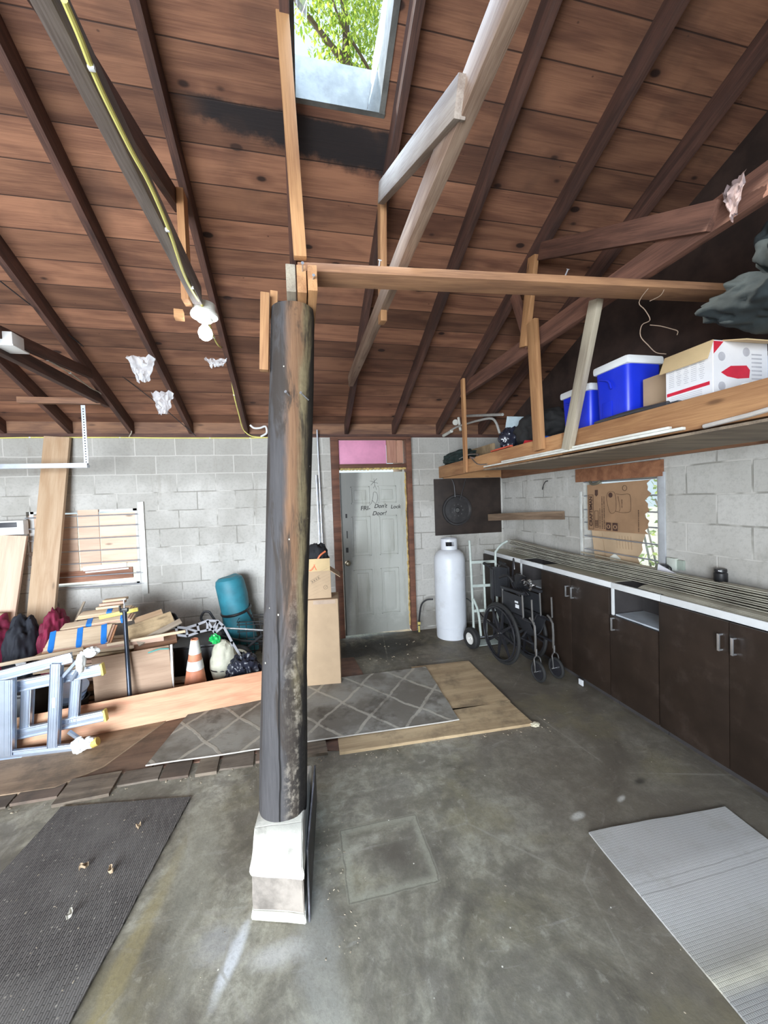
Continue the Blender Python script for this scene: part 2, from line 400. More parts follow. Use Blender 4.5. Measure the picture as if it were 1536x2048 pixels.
W_PLYB = wood('brown worn plywood', (.34, .235, .15), (.20, .135, .085), .4, .7, dirt=(.09, .07, .05, .6))
W_PLYP = wood('pink plywood', (.80, .60, .46), (.66, .45, .33), .7, .7)
W_CASE = wood('red brown door casing', (.20, .085, .05), (.09, .038, .025), .4)
W_OSB = plain('strand board', (.28, .20, .12), .8, var=.45, sc=30, bump=.3)
M_BLACK = plain('black plastic', (.018, .018, .02), .4)
M_RUBBER = plain('black rubber', (.022, .022, .022), .75, bump=.2)
M_ALU = plain('aluminium', (.52, .59, .70), .36, .8, var=.12, sc=4)
M_STEEL = plain('galvanised steel', (.58, .62, .68), .38, .8, sc=6)
M_CHROME = plain('worn chrome', (.72, .72, .72), .25, 1., var=.2)
M_WHITE = plain('white plastic', (.80, .81, .80), .4, var=.04)
M_CARD = plain('cardboard', (.50, .36, .23), .85, var=.06, sc=5)
M_CARDD = plain('brown cardboard', (.36, .215, .12), .85, var=.1, sc=5)
M_INK = plain('black ink', (.03, .028, .03), .8)
M_YEL = plain('yellow cable', (.72, .66, .20), .5, var=.08)
M_BLOCKC = plain('painted concrete', (.66, .64, .56), .9, var=.14, sc=6, bump=.35, dirt=(.28, .26, .22, .6))
def m_film(name, c=(.9, .92, .95), a=.45):
    g = G(name); nz = g.noise(g.obj(), 20, 4, .6)
    g.set(g.p.inputs['Alpha'], g.math('ADD', a-.15, g.math('MULTIPLY', nz, .5))); g.set(g.p.inputs['Transmission Weight'], .0)
    return g.fin(c, .25)
M_FILM = m_film('plastic film')
# ------------------------------------------------------------ structure
XL, XR, YB, YF = -4.6, 2.66, 4.72, -3.2
SL = .417; RIDGE = .75
def zr(y): return 2.66 + SL*(YB-y)          # underside of the roof boards
def zu(y): return 2.52 + SL*(YB-y)          # underside of the rafters
struct(MB().box(((XL+XR)/2, (YB+YF)/2, -.1), (XR-XL+.6, YB-YF+.6, .2)).build('floor', M_FLOOR))
M_GROUND = plain('pale gravel', (.55, .53, .47), .95, var=.25, sc=6)
struct(MB().box((0, 4, -.32), (80, 80, .2)).build('ground', M_GROUND))
def wall(name, segs, m): # list of (lo, hi)
    b = MB()
    for lo, hi in segs: b.box([(a+c)/2 for a, c in zip(lo, hi)], [c-a for a, c in zip(lo, hi)])
    return struct(b.build(name, m))
T = .2; ZP = 2.475
WL = (-2.80, -1.76, .86, 1.70)      # window in the back wall: x0 x1 z0 z1
DO = (.44, 1.335, 0, 2.46)          # door opening with the board above it
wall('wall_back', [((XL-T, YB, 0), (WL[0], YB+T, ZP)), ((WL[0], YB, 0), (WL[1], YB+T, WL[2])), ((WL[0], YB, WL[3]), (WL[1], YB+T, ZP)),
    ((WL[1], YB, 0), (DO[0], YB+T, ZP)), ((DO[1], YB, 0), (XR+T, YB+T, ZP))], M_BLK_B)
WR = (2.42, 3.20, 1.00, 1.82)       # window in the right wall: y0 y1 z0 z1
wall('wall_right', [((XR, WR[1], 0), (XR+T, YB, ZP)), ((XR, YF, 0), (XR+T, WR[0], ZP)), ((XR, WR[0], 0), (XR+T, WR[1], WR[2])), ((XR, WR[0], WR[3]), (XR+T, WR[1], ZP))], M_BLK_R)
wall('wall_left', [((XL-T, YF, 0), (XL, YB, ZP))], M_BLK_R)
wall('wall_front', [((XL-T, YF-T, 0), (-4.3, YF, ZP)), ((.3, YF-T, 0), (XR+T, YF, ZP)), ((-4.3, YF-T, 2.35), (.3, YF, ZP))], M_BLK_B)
# gable boards above the side walls, the gable's shade put into their dark colour
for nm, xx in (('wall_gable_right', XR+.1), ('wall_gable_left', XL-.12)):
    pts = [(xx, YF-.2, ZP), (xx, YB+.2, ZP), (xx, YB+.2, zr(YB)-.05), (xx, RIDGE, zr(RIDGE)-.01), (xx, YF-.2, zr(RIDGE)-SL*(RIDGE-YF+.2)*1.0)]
    struct(MB().prism(pts, (.05, 0, 0)).build(nm, plain('shaded dark gable boards', (.045, .026, .02), .85, var=.4, sc=4)))
# roof boards: back slope with the opening, front slope
SK = (.06, .50, 1.28, 2.06)         # roof opening x0 x1 y0 y1
def slab(b, x0, x1, y0, y1, th=.03):
    f = zr if True else None
    pts = [(x0, y0, zr(y0)), (x0, y1, zr(y1)), (x0, y1, zr(y1)+th), (x0, y0, zr(y0)+th)]
    b.prism(pts, (x1-x0, 0, 0))
b = MB(); XA, XB = XL-.5, XR+.5
slab(b, XA, SK[0], RIDGE, YB+.5); slab(b, SK[1], XB, RIDGE, YB+.5); slab(b, SK[0], SK[1], SK[3], YB+.5); slab(b, SK[0], SK[1], RIDGE, SK[2])
zz = zr(RIDGE); yf = YF-.5; zf = zz-SL*(RIDGE-yf)
b.prism([(XA, RIDGE, zz), (XA, yf, zf), (XA, yf, zf+.03), (XA, RIDGE, zz+.03)], (XB-XA, 0, 0))
struct(b.build('ceiling', M_ROOF))
struct(MB().box(((XL+XR)/2, YB+.09, ZP+.02), (XR-XL+.4, .16, .05)).build('trim_1', W_RAFT))
plate = struct(MB().box(((XL+XR)/2, YB+.05, ZP+.12), (XR-XL+.4, .04, .16)).build('trim_2', W_CHORD))
# skylight curb (window without its pane)
cb = thing('window_3', 'open skylight hole in the board roof above the post', 'skylight'); struct(cb)
M_CURB = plain('weathered flashing', (.13, .13, .12), .7, var=.35, sc=8, dirt=(.06, .06, .06, .6))
H = .20
def cside(nm, a, b_, vec, H=H): 
    pts = [(a[0], a[1], zr(a[1])-.012), (b_[0], b_[1], zr(b_[1])-.012), (b_[0], b_[1], zr(b_[1])+H), (a[0], a[1], zr(a[1])+H)]
    return MB().prism(pts, vec).build(nm, M_CURB, cb)
cside('curb_board', (SK[0]-.03, SK[3]-.004), (SK[1]+.03, SK[3]-.004), (0, .03, 0)); cside('curb_board', (SK[0]-.03, SK[2]+.004), (SK[1]+.03, SK[2]+.004), (0, -.03, 0))
cside('curb_board', (SK[0]+.003, SK[2]), (SK[0]+.003, SK[3]), (-.03, 0, 0), .09); cside('curb_board', (SK[1]-.003, SK[2]), (SK[1]-.003, SK[3]), (.03, 0, 0))
def film(name, f, parent=None, m=None, nu=14, nv=10): return MB().grid(f, nu, nv).build(name, m or M_FILM, parent)
def wv(u, v, a, s=0): return a*noise.noise(Vector((u*4+s, v*4, s)))
film('plastic_sheet', lambda u, v: (SK[1]-.012-.05*u*(1+.4*math.sin(v*7))+wv(u, v, .03), SK[2]+(SK[3]-SK[2])*v*.97, zr(SK[2]+(SK[3]-SK[2])*v)+.24-.27*u+wv(u, v, .02, 3)), cb)
film('plastic_sheet', lambda u, v: (SK[0]+.012+.045*u+wv(u, v, .03, 5), SK[2]+(SK[3]-SK[2])*v*.72, zr(SK[2]+(SK[3]-SK[2])*v*.72)+.10-.12*u*(1.1-.5*v)+wv(u, v, .03, 8)), cb)

# ------------------------------------------------------------ rafters and ties
RX = [-4.15, -3.56, -2.96, -2.36, -1.77, -1.17, -.57, .02, .59, 1.19, 1.78, 2.37]
nmx = {-1.77: 'dark roof rafter running down beside the hanging steel angle', -1.17: 'dark roof rafter with torn plastic film tacked along it', -.57: 'dark roof rafter carrying the glowing bulb and its yellow cable',
 .02: 'roof rafter along the left edge of the skylight, above the post', .59: 'roof rafter along the right edge of the skylight', 1.19: 'brown rafter in the second bay right of the skylight',
 1.78: 'brown rafter above the braced brown ceiling joist over the storage shelf', 2.37: 'brown rafter nearest the right wall, above the cooler', -2.36: 'dark rafter in the left corner above the large upright pine board', -2.96: 'leftmost dark rafter in view, at the far left edge'}
for x in RX:
    y0, y1 = RIDGE+.02, YB+.12
    p0 = Vector((x, y0, zr(y0)-.068)); p1 = Vector((x, y1, zr(y1)-.068))
    o = plank('rafter', p0, p1, .132, .042, W_RAFT)
    tag(o, nmx.get(x, 'dark roof rafter beyond the left edge of the view, '+('touching' if x < -4 else 'well clear of')+' the left wall'), 'rafter', 'roof rafters')
# ceiling joists (ties) of the braced frames
def yroof(z): return YB-(z-2.52)/SL
JT = [(-1.81, 'dark ceiling joist carrying the white junction box at the far left', W_RAFT, 2.70, 2.79), (-.515, 'ceiling joist with yellow cable that ends beside the glowing bulb', wood('grey brown joist', (.25, .205, .18), (.12, .09, .075), .4), 2.83, 2.93),
      (.55, 'long weathered ceiling joist right of the skylight, pale on its lit face', wood('mid brown joist', (.42, .30, .22), (.20, .12, .08), .5), 2.855, 2.965), (1.80, 'heavy brown ceiling joist above the right storage shelf', W_JRED, 2.80, 2.93)]
for x, lab, m, za, zb in JT:
    ye = yroof((za+zb)/2)+.12
    if x == -.515: ye = 2.36
    o = plank('ceiling_joist', (x, -2.2, (za+zb)/2), (x, ye, (za+zb)/2), zb-za, .048, m); tag(o, lab, 'joist', 'ceiling joists')
# ------------------------------------------------------------ post, beams, braces
def m_post():
    g = G('weathered pole'); x, y, z = g.xyz(); v = g.obj()
    fine = g.noise(g.scale(v, (55, 55, 3)), 1.5, 6, .68); big = g.noise(g.scale(v, (5, 5, 1.1)), 1.4, 5, .62, .5)
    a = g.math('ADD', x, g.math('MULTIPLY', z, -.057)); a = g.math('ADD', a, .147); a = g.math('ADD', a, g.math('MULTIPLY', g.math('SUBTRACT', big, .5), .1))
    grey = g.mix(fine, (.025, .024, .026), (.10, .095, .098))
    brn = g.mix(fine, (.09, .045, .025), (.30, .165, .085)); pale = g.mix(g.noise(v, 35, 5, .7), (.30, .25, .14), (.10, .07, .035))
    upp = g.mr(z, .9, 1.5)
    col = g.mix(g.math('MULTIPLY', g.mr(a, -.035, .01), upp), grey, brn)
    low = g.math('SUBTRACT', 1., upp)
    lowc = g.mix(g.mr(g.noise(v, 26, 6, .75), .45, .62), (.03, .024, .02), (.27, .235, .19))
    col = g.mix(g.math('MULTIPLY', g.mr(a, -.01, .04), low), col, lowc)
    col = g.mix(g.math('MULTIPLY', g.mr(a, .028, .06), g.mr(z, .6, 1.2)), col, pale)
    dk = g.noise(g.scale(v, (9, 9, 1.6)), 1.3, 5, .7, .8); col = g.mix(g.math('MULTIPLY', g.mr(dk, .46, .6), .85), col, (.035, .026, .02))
    col = g.mix(g.math('MULTIPLY', g.mr(a, .070, .088), .92), col, (.012, .01, .01))  # black edge puts shade into the colour of the post's right side
    ck = g.math('ABSOLUTE', g.math('ADD', g.math('ADD', x, .155), g.math('ADD', g.math('MULTIPLY', g.math('SUBTRACT', g.noise(g.comb(0., 0., z), 3, 3), .5), .03), g.math('MULTIPLY', z, -.035))))
    crack = g.math('MULTIPLY', g.mr(ck, .002, .005, 1., 0.), g.mr(z, 1.1, 1.3, 1., 0.)); col = g.mix(crack, col, (.006, .005, .005))
    sp = g.vor(g.scale(v, (60, 60, 45)), 1., 'F1'); rn = g.white(g.vor(g.scale(v, (60, 60, 45)), 1., 'F1', 'Color'), '3D')
    col = g.mix(g.math('MULTIPLY', g.mr(sp, .15, .25, 1., 0.), g.mr(rn, .975, .98)), col, (.66, .62, .52))
    g.bump(g.math('SUBTRACT', fine, g.math('MULTIPLY', crack, 4.)), .6, .006)
    return g.fin(col, .82)
PY = 1.85
edges = [(640, 541, 629), (760, 539.5, 627.5), (900, 535.5, 623.6), (1040, 532, 620.5), (1180, 528, 617), (1340, 523, 614.5), (1500, 519, 614.5), (1600, 518, 614), (1640, 519, 613)]
b = MB(); rings = []
pts = []
for py, l, r in edges:
    A_, B_ = at(l, py, 1, PY), at(r, py, 1, PY); pts.append(((A_+B_)/2, (B_.x-A_.x)/2))
z0p = .235
allp = [(Vector((pts[-1][0].x, PY, z0p)), pts[-1][1])]+[(p, r) for p, r in reversed(pts)]+[(Vector((pts[0][0].x, PY, 2.585)), pts[0][1]*.97)]
for k in range(len(allp)-1):
    (p, r), (q, s_) = allp[k], allp[k+1]; nn = max(1, int((q.z-p.z)/.06))
    for i in range(nn+(k == len(allp)-2)):
        t = i/nn; c = p.lerp(q, t); rr = r+(s_-r)*t
        rings.append([b.bm.verts.new((c.x+math.cos(2*PI*j/40)*rr*(1+.035*noise.noise(Vector((math.cos(2*PI*j/40)*2, math.sin(2*PI*j/40)*2, c.z*1.3)))),
            PY+math.sin(2*PI*j/40)*rr*(1+.035*noise.noise(Vector((math.cos(2*PI*j/40)*2, math.sin(2*PI*j/40)*2, c.z*1.3)))), c.z)) for j in range(40)])
b.skin(rings)
post = thing('wooden_post', 'tall dark weathered round wooden post in the middle of the garage', 'post')
b.build('post_shaft', m_post(), post)
def nail(p0, p1, parent, r=.003): return MB().cyl(p0, p1, r, seg=8).cyl(Vector(p1)-(Vector(p1)-Vector(p0)).normalized()*.002, p1, r*2.2, seg=8).build('nail', M_STEEL, parent)
for (ax, ay, bx, by) in ((582, 795, 571, 783), (617, 800, 601, 785)):
    a_ = at(ax, ay, 1, PY-.085); q = at(bx, by, 1, PY-.13); nail(a_, q, post)
# footing
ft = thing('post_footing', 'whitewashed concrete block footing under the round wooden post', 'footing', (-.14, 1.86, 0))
def fpr(z): return [(-.118, -.235, z), (.090, -.305, z), (.140, .30, z), (-.095, .34, z)]
def sc(P, k, dz=0): return [(x*k, y*k, z+dz) for x, y, z in P]
def loft(levels):
    b = MB(); R_ = [[b.bm.verts.new(p) for p in L] for L in levels]; b.skin(R_)
    es = [e for e in b.bm.edges]; bmesh.ops.bevel(b.bm, geom=es, offset=.004, segments=2, affect='EDGES')
    bmesh.ops.subdivide_edges(b.bm, edges=b.bm.edges[:], cuts=2, use_grid_fill=True)
    for v in b.bm.verts: v.co += Vector((1, 1, .6))*.004*noise.noise(v.co*22)
    return b
loft([sc(fpr(.0), 1.06), sc(fpr(.022), 1.05), sc(fpr(.03), 1.0)]).build('base_course', M_BLOCKC, ft)
loft([fpr(.028), fpr(.178)]).build('footing_block', plain('grey brown block', (.25, .22, .19), .9, var=.4, sc=9, bump=.4), ft)
loft([sc(fpr(.176), 1.03), sc(fpr(.205), 1.04), sc(fpr(.222), 1.0), [(-.112, -.125, .285), (.092, -.135, .275), (.12, .18, .25), (-.09, .2, .25)]]).build('mortar_cap', M_BLOCKC, ft)
MB().prism([(.104, -.315, 0), (.158, .33, 0), (.156, .12, .345), (.106, -.22, .215)], (.007, 0, 0)).build('dark_side_sheet', plain('dark sheet', (.035, .033, .038), .5, var=.4, dirt=(.20, .20, .24, .5)), ft)  # thin dark sheet added to darken the footing's right side
# built-up beam on the post
bb = thing('built_up_beam', 'short thick beam of three boards resting on top of the post', 'beam', (.045, 1.70, 2.655))
for i, (dx, m, dy) in enumerate(((-.044, W_GREY, .0), (.001, W_ORNG, .0), (.046, W_ORNG, -.015))):
    plank('beam_board', (dx, dy, -.002), (dx, 3.0, -.002), .116 if i < 2 else .108, .040, m, parent=bb)
nail((.006, .0, .03), (.006, -.05, .035), bb)
nail((.046, .0, -.01), (.05, -.04, -.005), bb)
for dx, (px, py, qx, qy), lab in ((0, (520, 588, 541, 742), 'longer orange wood block hanging beside the post top'), (1, (541, 585, 556, 640), 'shorter orange wood block wedged behind the one beside the post top')):
    yy = 1.80+.045*dx; a_ = at((px+qx)/2, py, 1, yy); q = at((px+qx)/2-2, qy, 1, yy)
    tag(plank('wood_block', a_, q, abs(at(px, 650, 1, yy).x-at(qx, 650, 1, yy).x)*(.86 if not dx else 1), .038, W_ORNG, up=(1, 0, 0)), lab, 'wood block', 'wood blocks by the post top')
t_ = plank('tie_beam', (.035, 1.82, 2.738), (2.60, 1.70, 2.782), .038, .125, W_TIE); tag(t_, 'long light-edged board running from the post top to the right', 'beam')
for px in (757, 1130):
    p = at(px, 545 if px < 1000 else 560, 1, 1.77); n_ = nail(p+Vector((0, .03, -.01)), p+Vector((.004, -.02, .045)), None, .004); tag(n_, 'bent nail standing on the long tie board, '+('nearer the post' if px < 1000 else 'farther from the post'), 'nail', 'nails in the tie board')
tag(plank('strut', (.045, 1.745, 2.765), (.012, 1.745, zu(1.745)+.02), .055, .035, W_ORNG, up=(1, 0, 0)), 'slim orange strut rising from the post top to the skylight', 'strut')
# braces of the three frames
def br(name, x, a_, c, wdt, m, lab, th=.038): tag(plank(name, (x, a_[0], a_[1]), (x, c[0], c[1]), wdt, th, m), lab, 'brace')
br('brace', .522, (1.10, 2.892), (2.17, 3.43), .10, W_PALE, 'thick pale diagonal brace right of the skylight')
br('brace', .548, (2.27, 3.50), (2.37, 2.80), .088, W_ORNG, 'upright orange brace under the right skylight rafter')
br('brace', -.612, (.95, 2.985), (2.44, 3.43), .09, W_RAFT, 'dark diagonal brace behind the yellow cable')
br('brace', -.572, (2.37, 3.44), (2.37, 2.84), .088, W_ORNG, 'upright orange brace just above the glowing bulb')
br('brace', 1.765, (2.50, 3.44), (1.32, 2.85), .11, W_JRED, 'brown diagonal brace crossing to the joist above the storage shelf')
br('brace', 1.742, (2.56, 3.44), (2.70, 2.84), .088, W_ORNG, 'upright light brown brace meeting the joist above the storage shelf')
br('brace', 1.765, (2.86, 3.32), (2.66, 2.84), .08, W_JRED, 'short dark brace just behind the upright above the shelf')
br('brace', -1.765, (3.9, 2.9), (2.5, 2.78), .08, W_RAFT, 'dark brace beside the far left ceiling joist')
# white junction lamp, wood block with the steel angle on the left
jb = thing('junction_box', 'white electrical junction box under the far left ceiling joist', 'electrical box', tuple(at(20, 683, 0, -1.74)))
MB().box((0, 0, 0), (.09, .11, .085), None, .006).build('box_body', M_WHITE, jb); MB().box((0, 0, -.045), (.12, .15, .01), None, .003).build('cover_plate', M_WHITE, jb)
tag(plank('nailer_block', (-2.47, 4.16, 2.722), (-1.80, 4.16, 2.722), .055, .05, W_CHORD), 'light brown wood block nailed across two rafters at the left', 'wood block')
ha = thing('hanging_angle', 'perforated steel angle hanging from the wood block at the left', 'bracket', (-1.965, 4.18, 2.11))
b = MB(); b.box((0, 0, .29), (.036, .003, .58)).box((-.017, .012, .29), (.003, .024, .58)); b.build('angle_bar', M_STEEL, ha)
b = MB()
for k in range(22): b.cyl((0, -.0017, .02+k*.025), (0, -.0024, .02+k*.025), .006, seg=10)
b.build('hole_row', M_INK, ha)
b = MB().box((-1.3, 0, 0), (2.66, .05, .03)).box((-1.3, -.024, .012), (2.66, .004, .03)); tag(b.build('steel_rail', M_STEEL, None, (-1.975, 4.17, 2.115)), 'long horizontal galvanised steel rail in front of the back wall', 'rail')
# bulb
lp = thing('ceiling_lamp', 'glowing white bulb in a ceramic holder at the end of the joist', 'ceiling light', (-.505, 2.47, 2.80))
MB().lathe([(.0, .085), (.062, .085), (.066, .04), (.074, .034), (.078, .02), (.074, .012), (.045, .0), (.04, -.012), (.0, -.014)], seg=36).build('lamp_holder', plain('ivory ceramic', (.72, .72, .66), .4), lp)
gb = G('lit bulb'); gb.p.inputs['Emission Color'].default_value = (.86, .93, 1, 1); gb.p.inputs['Emission Strength'].default_value = 50; gb.fin((1, 1, 1), .3)
MB().lathe([(.0, -.014), (.014, -.014), (.016, -.035), (.034, -.06), (.040, -.082), (.034, -.106), (.018, -.12), (.0, -.123)], seg=24).build('bulb', gb.m, lp)
tag(MB().box((0, 0, 0), (.05, .05, .05), (0, 0, .1), .003).build('wood_scrap', W_ORNG, None, (-.645, 2.48, 2.82)), 'small orange wood scrap nailed beside the bulb holder', 'wood block')
# cables
def cab(name, pts, r, m, lab, cat='cable', sm=4, clips=None):
    t = thing(name, lab, cat) if clips else None
    o = MB().tube(pts, r, 8, smooth=sm).build('wire' if clips else name, m, t)
    if clips:
        for c in clips: MB().box(c, (.016, .012, .012), None, .002).build('staple', M_WHITE, t)
        return t
    return tag(o, lab, cat)
c1 = [at(px, py, 2, 2.821) for px, py in ((128, 0), (160, 75), (183, 135), (212, 200), (262, 300), (300, 370), (340, 465), (365, 540), (384, 580))]
cl1 = [at(183, 135, 2, 2.818), at(335, 460, 2, 2.818), at(384, 575, 2, 2.818)]
cab('yellow_cable', c1+[Vector((-.50, 2.50, 2.86))], .0075, M_YEL, 'yellow electrical cable stapled along the joist to the bulb', clips=cl1)
c2 = [Vector((-.51, 2.56, 2.86))]+[at(px, py, 0, -.60) for px, py in ((428, 675), (438, 692), (453, 702), (459, 735), (468, 790), (478, 830), (486, 858))]+[at(500, 871, 1, 4.69), at(515, 874, 1, 4.69), at(532, 875, 1, 4.69)]
cab('cable_down', c2, .006, M_YEL, 'thin cable running down the rafter from the bulb to the wall top', clips=[c2[1], c2[4], c2[5]])
wc = [at(px, py, 1, 4.70) for px, py in ((0, 876), (60, 875), (135, 875), (240, 875), (330, 876), (420, 876), (500, 876), (540, 875))]
cab('wall_cable', wc, .007, M_YEL, 'yellow cable stapled along the top of the left block wall', clips=[wc[1]-Vector((0, .002, 0)), wc[3], wc[5], wc[6]])
c3 = [at(px, py, 0, -1.775) for px, py in ((44, 688), (95, 720), (140, 746), (180, 775), (205, 790), (235, 830), (252, 850))]+[at(263, 862, 1, 4.68), at(258, 874, 1, 4.69)]
cab('thin_cable', c3, .005, plain('grey cable', (.42, .38, .30), .5), 'thin grey cable stapled along the far left joist to the wall', clips=[c3[1], c3[2], c3[4], c3[6]])
cab('steel_wire', [at(0, 562, 1, 3.0), at(195, 715, 1, 3.9), at(330, 818, 1, 4.4), at(392, 872, 1, 4.66)], .004, M_INK, 'thin dark straight wire slanting across the left ceiling', 'wire', sm=1)
hk = [at(500, 850, 1, 4.55), at(508, 856, 1, 4.56), at(520, 856, 1, 4.57), at(531, 853, 1, 4.58), at(533, 866, 1, 4.62), at(522, 873, 1, 4.67)]
cab('hook', hk, .011, M_WHITE, 'white curved hook at the wall top just left of the post', 'hook')
for i, (px, py, X, sx, sz, lab) in enumerate(((284, 738, -1.15, .17, .20, 'larger torn clear plastic scrap on the rafter above the window'), (326, 806, -1.15, .16, .20, 'lower crumpled clear plastic scrap on the same rafter'), (432, 725, -.60, .15, .06, 'small curled plastic scrap on the rafter below the bulb'))):
    p = at(px, py, 0, X-.03)
    f = film('plastic_scrap', lambda u, v, i=i: ((u-.5)*sx*(.5+v*.7)+.02*noise.noise(Vector((u*5, v*5, i))), .04*noise.noise(Vector((u*6, v*4, i+3))), (v-.5)*sz+.03*noise.noise(Vector((u*7, v*3, i+7)))))
    f.location = p; tag(f, lab, 'plastic scrap', 'plastic scraps on the rafters')
# plastic at the right edge
p = at(1480, 395, 0, 1.75)
f = film('torn_plastic', lambda u, v: ((u-.5)*.03+.02*noise.noise(Vector((u*5, v*5, 2))), (u-.5)*.11*(1-.6*v), -v*.14+.02*noise.noise(Vector((u*7, v*3, 1)))), m=plain('dusty plastic', (.24, .18, .18), .6)); f.location = p+Vector((-.03, 0, .06))
tag(f, 'torn dusty plastic hanging on the joist at the right edge', 'plastic scrap')
cab('tangled_wire', [at(px, py, 1, 1.69) for px, py in ((1300, 602), (1322, 590), (1328, 572), (1312, 563), (1294, 580), (1278, 605), (1290, 620), (1300, 640), (1284, 650), (1281, 672), (1296, 690), (1312, 705), (1332, 708))]+[], .0022, plain('brown wire', (.36, .26, .19), .6), 'loose curly brown wire dangling from the long tie board', 'wire')
cab('tangled_wire_end', [at(px, py, 1, 1.68) for px, py in ((1300, 650), (1320, 652), (1340, 657), (1355, 662), (1354, 670))], .0022, plain('brown wire end', (.36, .26, .19), .6), 'short bent end of brown wire beside the loose curly wire', 'wire')
# ------------------------------------------------------------ tree seen through the roof opening
random.seed(3)
tr = thing('tree', 'leafy green tree beyond the skylight opening', 'tree', (1.6, 6.2, -.22))
TO = Vector((1.6, 6.2, -.22)); M_BARK = plain('bark', (.13, .10, .075), .9, bump=.4)
def tw(px, py, y): return at(px, py, 1, y)-TO
b = MB()
b.tube([(0, 0, 0), (.05, -.1, 2), (.0, -.3, 4.5), (-.2, -.6, 6.5)], [.16, .15, .13, .11], 10, smooth=4)
Q = 5.3
b.tube([(-.2, -.6, 6.5), tw(712, 168, Q), tw(694, 120, Q), tw(692, 60, Q), tw(686, 0, Q), tw(670, -60, Q)], [.10, .06, .055, .05, .04, .03], 8, smooth=4)
b.tube([tw(692, 125, Q), tw(665, 95, Q), tw(630, 50, Q), tw(602, 15, Q), tw(580, -15, Q)], [.05, .035, .03, .03, .02], 8, smooth=3)
b.tube([tw(742, 145, Q-.1), tw(715, 100, Q-.1), tw(690, 60, Q-.1), tw(672, 20, Q-.1), tw(660, -20, Q-.1)], [.02, .02, .016, .014], 6, smooth=3)
b.tube([tw(665, 148, Q+.2), tw(630, 142, Q+.2), tw(595, 138, Q+.2)], [.02, .02, .014], 6, smooth=3)
b.build('trunk', M_BARK, tr, ang=60)
gl = G('sunlit leaves'); rr = gl.n('ShaderNodeNewGeometry').outputs['Random Per Island']
lc = gl.mix(rr, (.14, .27, .03), (.50, .60, .10)); gl.fin(lc, .5)
tb = gl.n('ShaderNodeBsdfTranslucent'); gl.set(tb.inputs[0], lc); mx = gl.n('ShaderNodeMixShader'); mx.inputs[0].default_value = .55
gl.nt.links.new(gl.p.outputs[0], mx.inputs[1]); gl.nt.links.new(tb.outputs[0], mx.inputs[2]); gl.nt.links.new(mx.outputs[0], gl.out.inputs[0])
bm = bmesh.new()
def leaf(p, s):
    d = Vector((random.uniform(-1, 1), random.uniform(-1, 1), random.uniform(-1.2, .3))).normalized(); u = d.orthogonal().normalized()*s*.28
    vs = [bm.verts.new(q) for q in (p, p+d*s*.5+u, p+d*s, p+d*s*.5-u)]; bm.faces.new(vs)
def cluster(c, r, n, s):
    for _ in range(n):
        q = Vector((random.gauss(0, 1), random.gauss(0, 1), random.gauss(0, 1)))*r*.5; leaf(c+q, s*random.uniform(.7, 1.2))
for _ in range(105):
    px = random.uniform(615, 775); py = random.uniform(-70, 175)
    if px < 650 and py > 60 and random.random() < .8: continue
    cluster(tw(px, py, random.uniform(4.9, 6.2)), .32, 44, .075)
for _ in range(60): cluster(Vector((random.uniform(-1.6, 2.4), random.uniform(-.4, 1.6), random.uniform(5., 9.))), .5, 30, .12)
me = bpy.data.meshes.new('foliage'); bm.to_mesh(me); bm.free(); me.materials.append(gl.m)
o = bpy.data.objects.new('foliage', me); COL.objects.link(o); o.parent = tr; o['kind'] = 'stuff'
def shrub(name, loc, size, n, lab, sd):
    global bm
    random.seed(sd); t = thing(name, lab, 'shrub', loc); bm = bmesh.new()
    for _ in range(n): cluster(Vector((random.uniform(-1, 1)*size[0], random.uniform(-1, 1)*size[1], random.uniform(.1, 1)*size[2])), .28, 26, .09)
    me = bpy.data.meshes.new('foliage'); bm.to_mesh(me); bm.free(); me.materials.append(gl.m)
    o = bpy.data.objects.new('foliage', me); COL.objects.link(o); o.parent = t; o['kind'] = 'stuff'
    b = MB()
    for _ in range(7): b.tube([(random.uniform(-.5, .5)*size[0], random.uniform(-.5, .5)*size[1], 0), (random.uniform(-.8, .8)*size[0], random.uniform(-.8, .8)*size[1], size[2]*.8)], .015, 6)
    b.build('stems', M_BARK, t)
shrub('garden_shrub', (5.4, 4.4, -.22), (1.2, 1.6, 2.2), 60, 'pale green shrub outside the right window', 5)
# ------------------------------------------------------------ back door and its surround
M_DOOR = plain('dirty grey white door', (.42, .43, .39), .55, var=.12, sc=3, dirt=(.26, .27, .24, .6))
dr = thing('door_1', 'grey white six panel door with pencil writing', 'door', (.487, 4.70, .035), (0, 0, 0)); struct(dr)
DW, DH = .82, 2.01
dm = G('grey white door paint'); x, y, z = dm.xyz(); v = dm.obj()
c_ = dm.mix(dm.noise(v, 3, 5, .6), (.40, .41, .37), (.52, .53, .49))
c_ = dm.mix(dm.math('MULTIPLY', dm.mr(dm.math('ADD', z, dm.math('MULTIPLY', dm.noise(v, 5, 5, .7), .5)), .35, .6, 1., 0.), .45), c_, (.20, .20, .17))
c_ = dm.mix(dm.math('MULTIPLY', dm.mr(dm.math('SUBTRACT', dm.math('ADD', x, dm.math('MULTIPLY', z, -.10)), dm.math('MULTIPLY', dm.noise(v, 6, 5, .7), .08)), -.05, .05, 1., 0.), .75), c_, (.10, .10, .095))
vs_ = dm.noise(dm.scale(v, (9, 9, .9)), 1.2, 5, .7); c_ = dm.mix(dm.math('MULTIPLY', dm.mr(vs_, .52, .68), .4), c_, (.25, .24, .19))
dm.fin(c_, .5)
b = MB(); b.box((DW/2, .02, DH/2), (DW, .04, DH))
